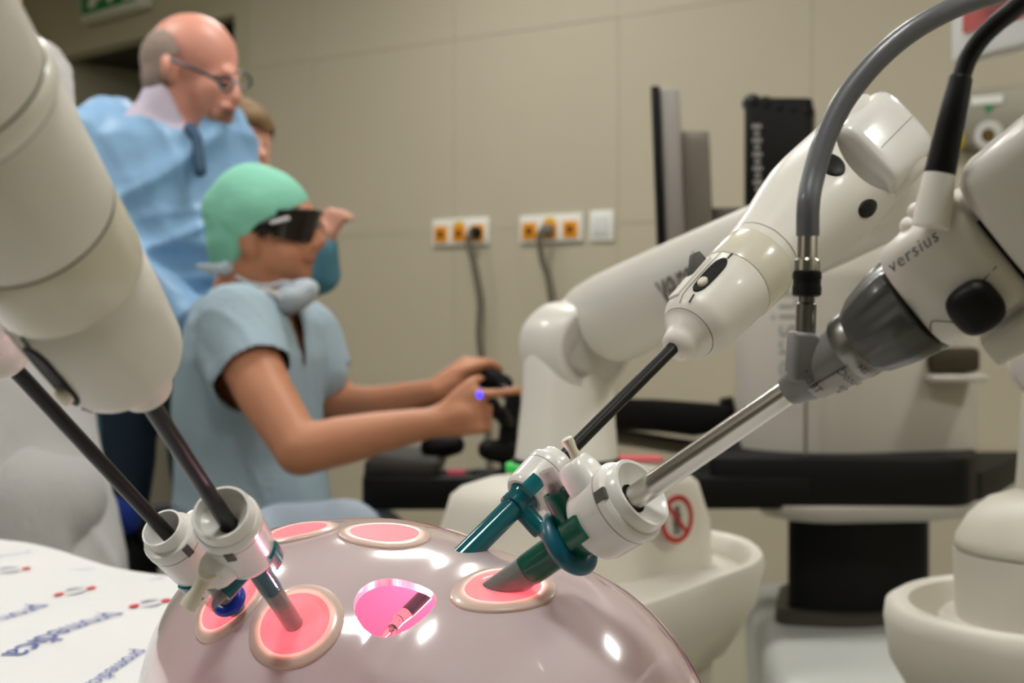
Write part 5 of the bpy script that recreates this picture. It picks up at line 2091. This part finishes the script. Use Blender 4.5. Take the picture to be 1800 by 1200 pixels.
remesh('hair_fringe', mb, .006, mat('hair_grey', (150, 132, 122), rough=.8, bump=.3, bscale=200), pM, 3, cut=hcut)
mb = MB()
ellp(mb, 385, 205, D - .022, .032, .042, .028, .3)
ellp(mb, 404, 191, D - .055, .012, .03, .008)
remesh('beard', mb, .006, mat('beard_pale', (176, 128, 106), rough=.9), pM, 3)
GF = mat('spectacle_frame', (70, 74, 84), rough=.3, metal=.3)
mb = MB()
mb.tube([P(300, 106, D - .09), P(340, 120, D - .115), P(385, 142, D - .115)], .0042, 10)
for cx_, cy_, d_ in ((398, 148, D - .105), (425, 140, D - .03)):
    mb.tube([P(cx_, cy_, d_) + V((.018 * math.cos(t) + .004 * math.sin(t), -.016 * math.cos(t) if cx_ < 410 else .012 * math.cos(t), .015 * math.sin(t) - .006 * math.cos(t))) for t in [2 * PI * j / 20 for j in range(21)]], .0028, 8, 0)
mb.tube([P(410, 146, D - .09), P(418, 143, D - .06)], .003, 8, 0)
mb.build('spectacles', GF, pM)
MB().ell(Matrix.Translation(P(394, 150, D - .082)), .012, .008, .006).build('eye', EYEW, pM)
MB().cap(P(380, 134, D - .085), .005, P(405, 138, D - .075), .005).build('eyebrow', mat('brow_brown', (120, 84, 66), rough=.9), pM)
MB().ell(Matrix.Translation(P(403, 196, D - .062)), .013, .018, .004).build('mouth', LIP, pM)

# ---------------------------------------------------------------- woman behind them
D = 3.65
pW = thing('person', 'person with short brown hair half hidden behind the standing man, hand raised', 'person', V((P(425, 500, D).x, D, 0)))
b3 = MB()
ellp(b3, 428, 245, D, .072, .088, .100)
ellp(b3, 434, 275, D - .02, .058, .062, .072)
ellp(b3, 440, 306, D - .03, .034, .04, .03)
b3.cap(P(455, 252, D - .08), .010, P(462, 274, D - .095), .013)
ellp(b3, 456, 296, D - .075, .02, .026, .012)
b3.cap(P(440, 300, D), .055, P(425, 360, D), .065, 20)
WA = V((.9, .3, 0)).normalized()
wt = [(425, 345, D, .09, .08), (425, 370, D, .17, .10), (425, 420, D, .18, .12), (425, 500, D, .16, .12), (425, 600, D, .17, .13), (425, 700, D, .18, .14)]
loft_body(b3, [(a, b_, d, e_ - .02, f_ - .02) for a, b_, d, e_, f_ in wt], WA)
wrW = P(568, 428, 3.45)
b3.cap(P(560, 470, 3.46), .035, wrW, .027, 18)
hand(b3, wrW, P(574, 405, 3.44), V((.9, -.3, .1)), [.07, .075, .07, .055],
     [[(.3, -.2, 1), (.5, -.2, .7), (.7, -.2, .3)], [(.4, -.2, .9), (.6, -.2, .5), (.8, -.2, .1)], [(.5, -.2, .8), (.8, -.2, .4), (.9, -.2, 0)], [(.6, -.2, .7), (.8, -.2, .3), (.9, -.2, 0)]], 0,
     [V((-.015, -.01, 0)), P(560, 405, 3.42), P(562, 395, 3.41), P(566, 388, 3.4)], .016)
remesh('body', b3, .008, SKINL, pW, 4)
c3_ = MB()
loft_body(c3_, wt[1:] + [(425, 790, D, .19, .15)], WA)
c3_.cap(P(495, 390, D - .02), .065, P(525, 490, D - .12), .058, 20)
c3_.cap(P(525, 492, D - .12), .055, P(560, 478, 3.47), .052, 20)
c3_.cap(P(560, 480, 3.47), .054, P(567, 440, 3.45), .040, 20)
remesh('gown', c3_, .01, mat('gown_blue_teal', (78, 128, 146), rough=.75, var=.06, bump=.2), pW, 4, disp=creases(((.009, 31, 1., 1.),)))
h3 = MB()
ellp(h3, 428, 226, D, .082, .094, .082)
ellp(h3, 415, 255, D + .01, .08, .09, .10)
ellp(h3, 440, 212, D - .03, .05, .07, .032)


def wcut(c):
    px = CX + c.x / c.y * F
    py = HY - (c.z - H) / c.y * F
    return c.y < D + .04 and py > np.interp(px, [400, 412, 430, 455, 478], [262, 236, 222, 218, 232]) and px > 404


remesh('hair', h3, .008, mat('hair_brown', (124, 96, 62), rough=.7, bump=.4, bscale=120), pW, 3, disp=folds(.006, 40, 2.), cut=wcut)
for px in (437, 460):
    MB().ell(Matrix.Translation(P(px, 257, D - .082)), .011, .008, .006).build('eye', EYEW, pW)
MB().ell(Matrix.Translation(P(455, 297, D - .098)), .018, .01, .005).build('mouth', LIP, pW)
t3 = MB()
for sx_ in (-.085, .085):
    x0 = P(425, 600, D).x + sx_
    t3.cap(V((x0, D, .72)), .085, V((x0, D, .09)), .058, 20)
ellp(t3, 425, 770, D, .15, .12, .1)
remesh('trousers', t3, .014, JEANS, pW, 3)
for sx_ in (-.085, .085):
    x0 = P(425, 600, D).x + sx_
    mb = MB()
    mb.cap(V((x0, D + .02, .045)), .043, V((x0 + .06, D - .14, .034)), .03)
    remesh('shoe', mb, .01, SHOE, pW)

# ---------------------------------------------------------------- person in white at the left edge
D = 2.4
pC = thing('person', 'person in white coat and trousers at the left edge behind the big white arm', 'person', V((P(30, 800, D).x, D, 0)))
CA = V((.35, .93, 0)).normalized()
b4 = MB()
ellp(b4, -40, -80, D, .09, .078, .11)
ellp(b4, -20, -40, D, .065, .06, .07)
b4.cap(P(-10, -70, D), .012, P(6, -55, D), .014)
ellp(b4, -50, -70, D - .08, .016, .012, .03)
b4.cap(P(-45, -30, D), .06, P(-50, 50, D), .07, 20)
ct = [(-50, 25, D, .09, .08), (-50, 60, D, .17, .095), (-48, 110, D, .20, .115), (-45, 250, D, .20, .135), (-44, 420, D, .18, .135), (-44, 560, D, .185, .135), (-26, 700, D, .20, .14)]
loft_body(b4, [(a, b_, d, e_ - .02, f_ - .02) for a, b_, d, e_, f_ in ct], CA)
sw_, ew2, ww_ = P(-60, 110, D - .19), P(-130, 400, D - .24), P(-150, 640, D - .22)
b4.cap(sw_, .05, ew2, .042, 18)
b4.cap(ew2, .042, ww_, .028, 18)
hand(b4, ww_, P(-150, 725, D - .22), V((.9, .3, 0)), [.075, .08, .075, .06], [[(0, 0, -1), (0, .2, -1), (0, .4, -1)]] * 4, 0, [V((.02, -.01, 0)), P(-125, 690, D - .23), P(-120, 715, D - .24), P(-120, 735, D - .24)], .018)
remesh('body', b4, .009, SKINL, pC, 4)
hc_ = MB()
ellp(hc_, -52, -95, D, .095, .088, .10)


def ccut(c):
    px = CX + c.x / c.y * F
    py = HY - (c.z - H) / c.y * F
    return px > -10 and py > -120


remesh('hair', hc_, .009, HAIRD, pC, 3, cut=ccut)
c4_ = MB()
loft_body(c4_, ct[1:] + [(-8, 800, D, .205, .145), (8, 900, D, .21, .15), (24, 1000, D, .215, .15), (40, 1150, D, .22, .155), (55, 1290, D, .225, .16)], CA)
c4_.cap(P(-60, 115, D - .18), .075, P(-130, 400, D - .24), .062, 20)
c4_.cap(P(-130, 400, D - .24), .06, P(-150, 620, D - .22), .045, 20)
remesh('coat', c4_, .011, COATW, pC, 5, disp=creases(((.020, 52, .9, .3), (.010, 2, 1.8, .3))))
t4 = MB()
for sx_, dy in ((.015, -.09), (.03, .09)):
    x0 = P(30, 900, D).x + sx_
    t4.cap(V((x0, D + dy, .75)), .105, V((x0 + .02, D + dy, .1)), .07, 20)
ellp(t4, 40, 880, D, .14, .17, .12)
remesh('trousers', t4, .013, mat('trousers_white', (190, 188, 188), rough=.85, var=.04, bump=.2), pC, 4, disp=folds(.008, 60, .9, .6))
for dy in (-.09, .09):
    x0 = P(60, 900, D).x + .03
    mb = MB()
    mb.cap(V((x0 - .03, D + dy, .048)), .045, V((x0 + .15, D + dy - .03, .036)), .032)
    remesh('shoe', mb, .01, mat('clog_white', (190, 190, 188)), pC)
for dy_ in (-.045, .0):
    MB().ell(Matrix.Translation(P(2, -84, D + dy_ + .0)), .008, .010, .006).build('eye', EYEW, pC)
MB().ell(Matrix.Translation(P(6, -38, D - .01)), .008, .022, .005).build('mouth', LIP, pC)
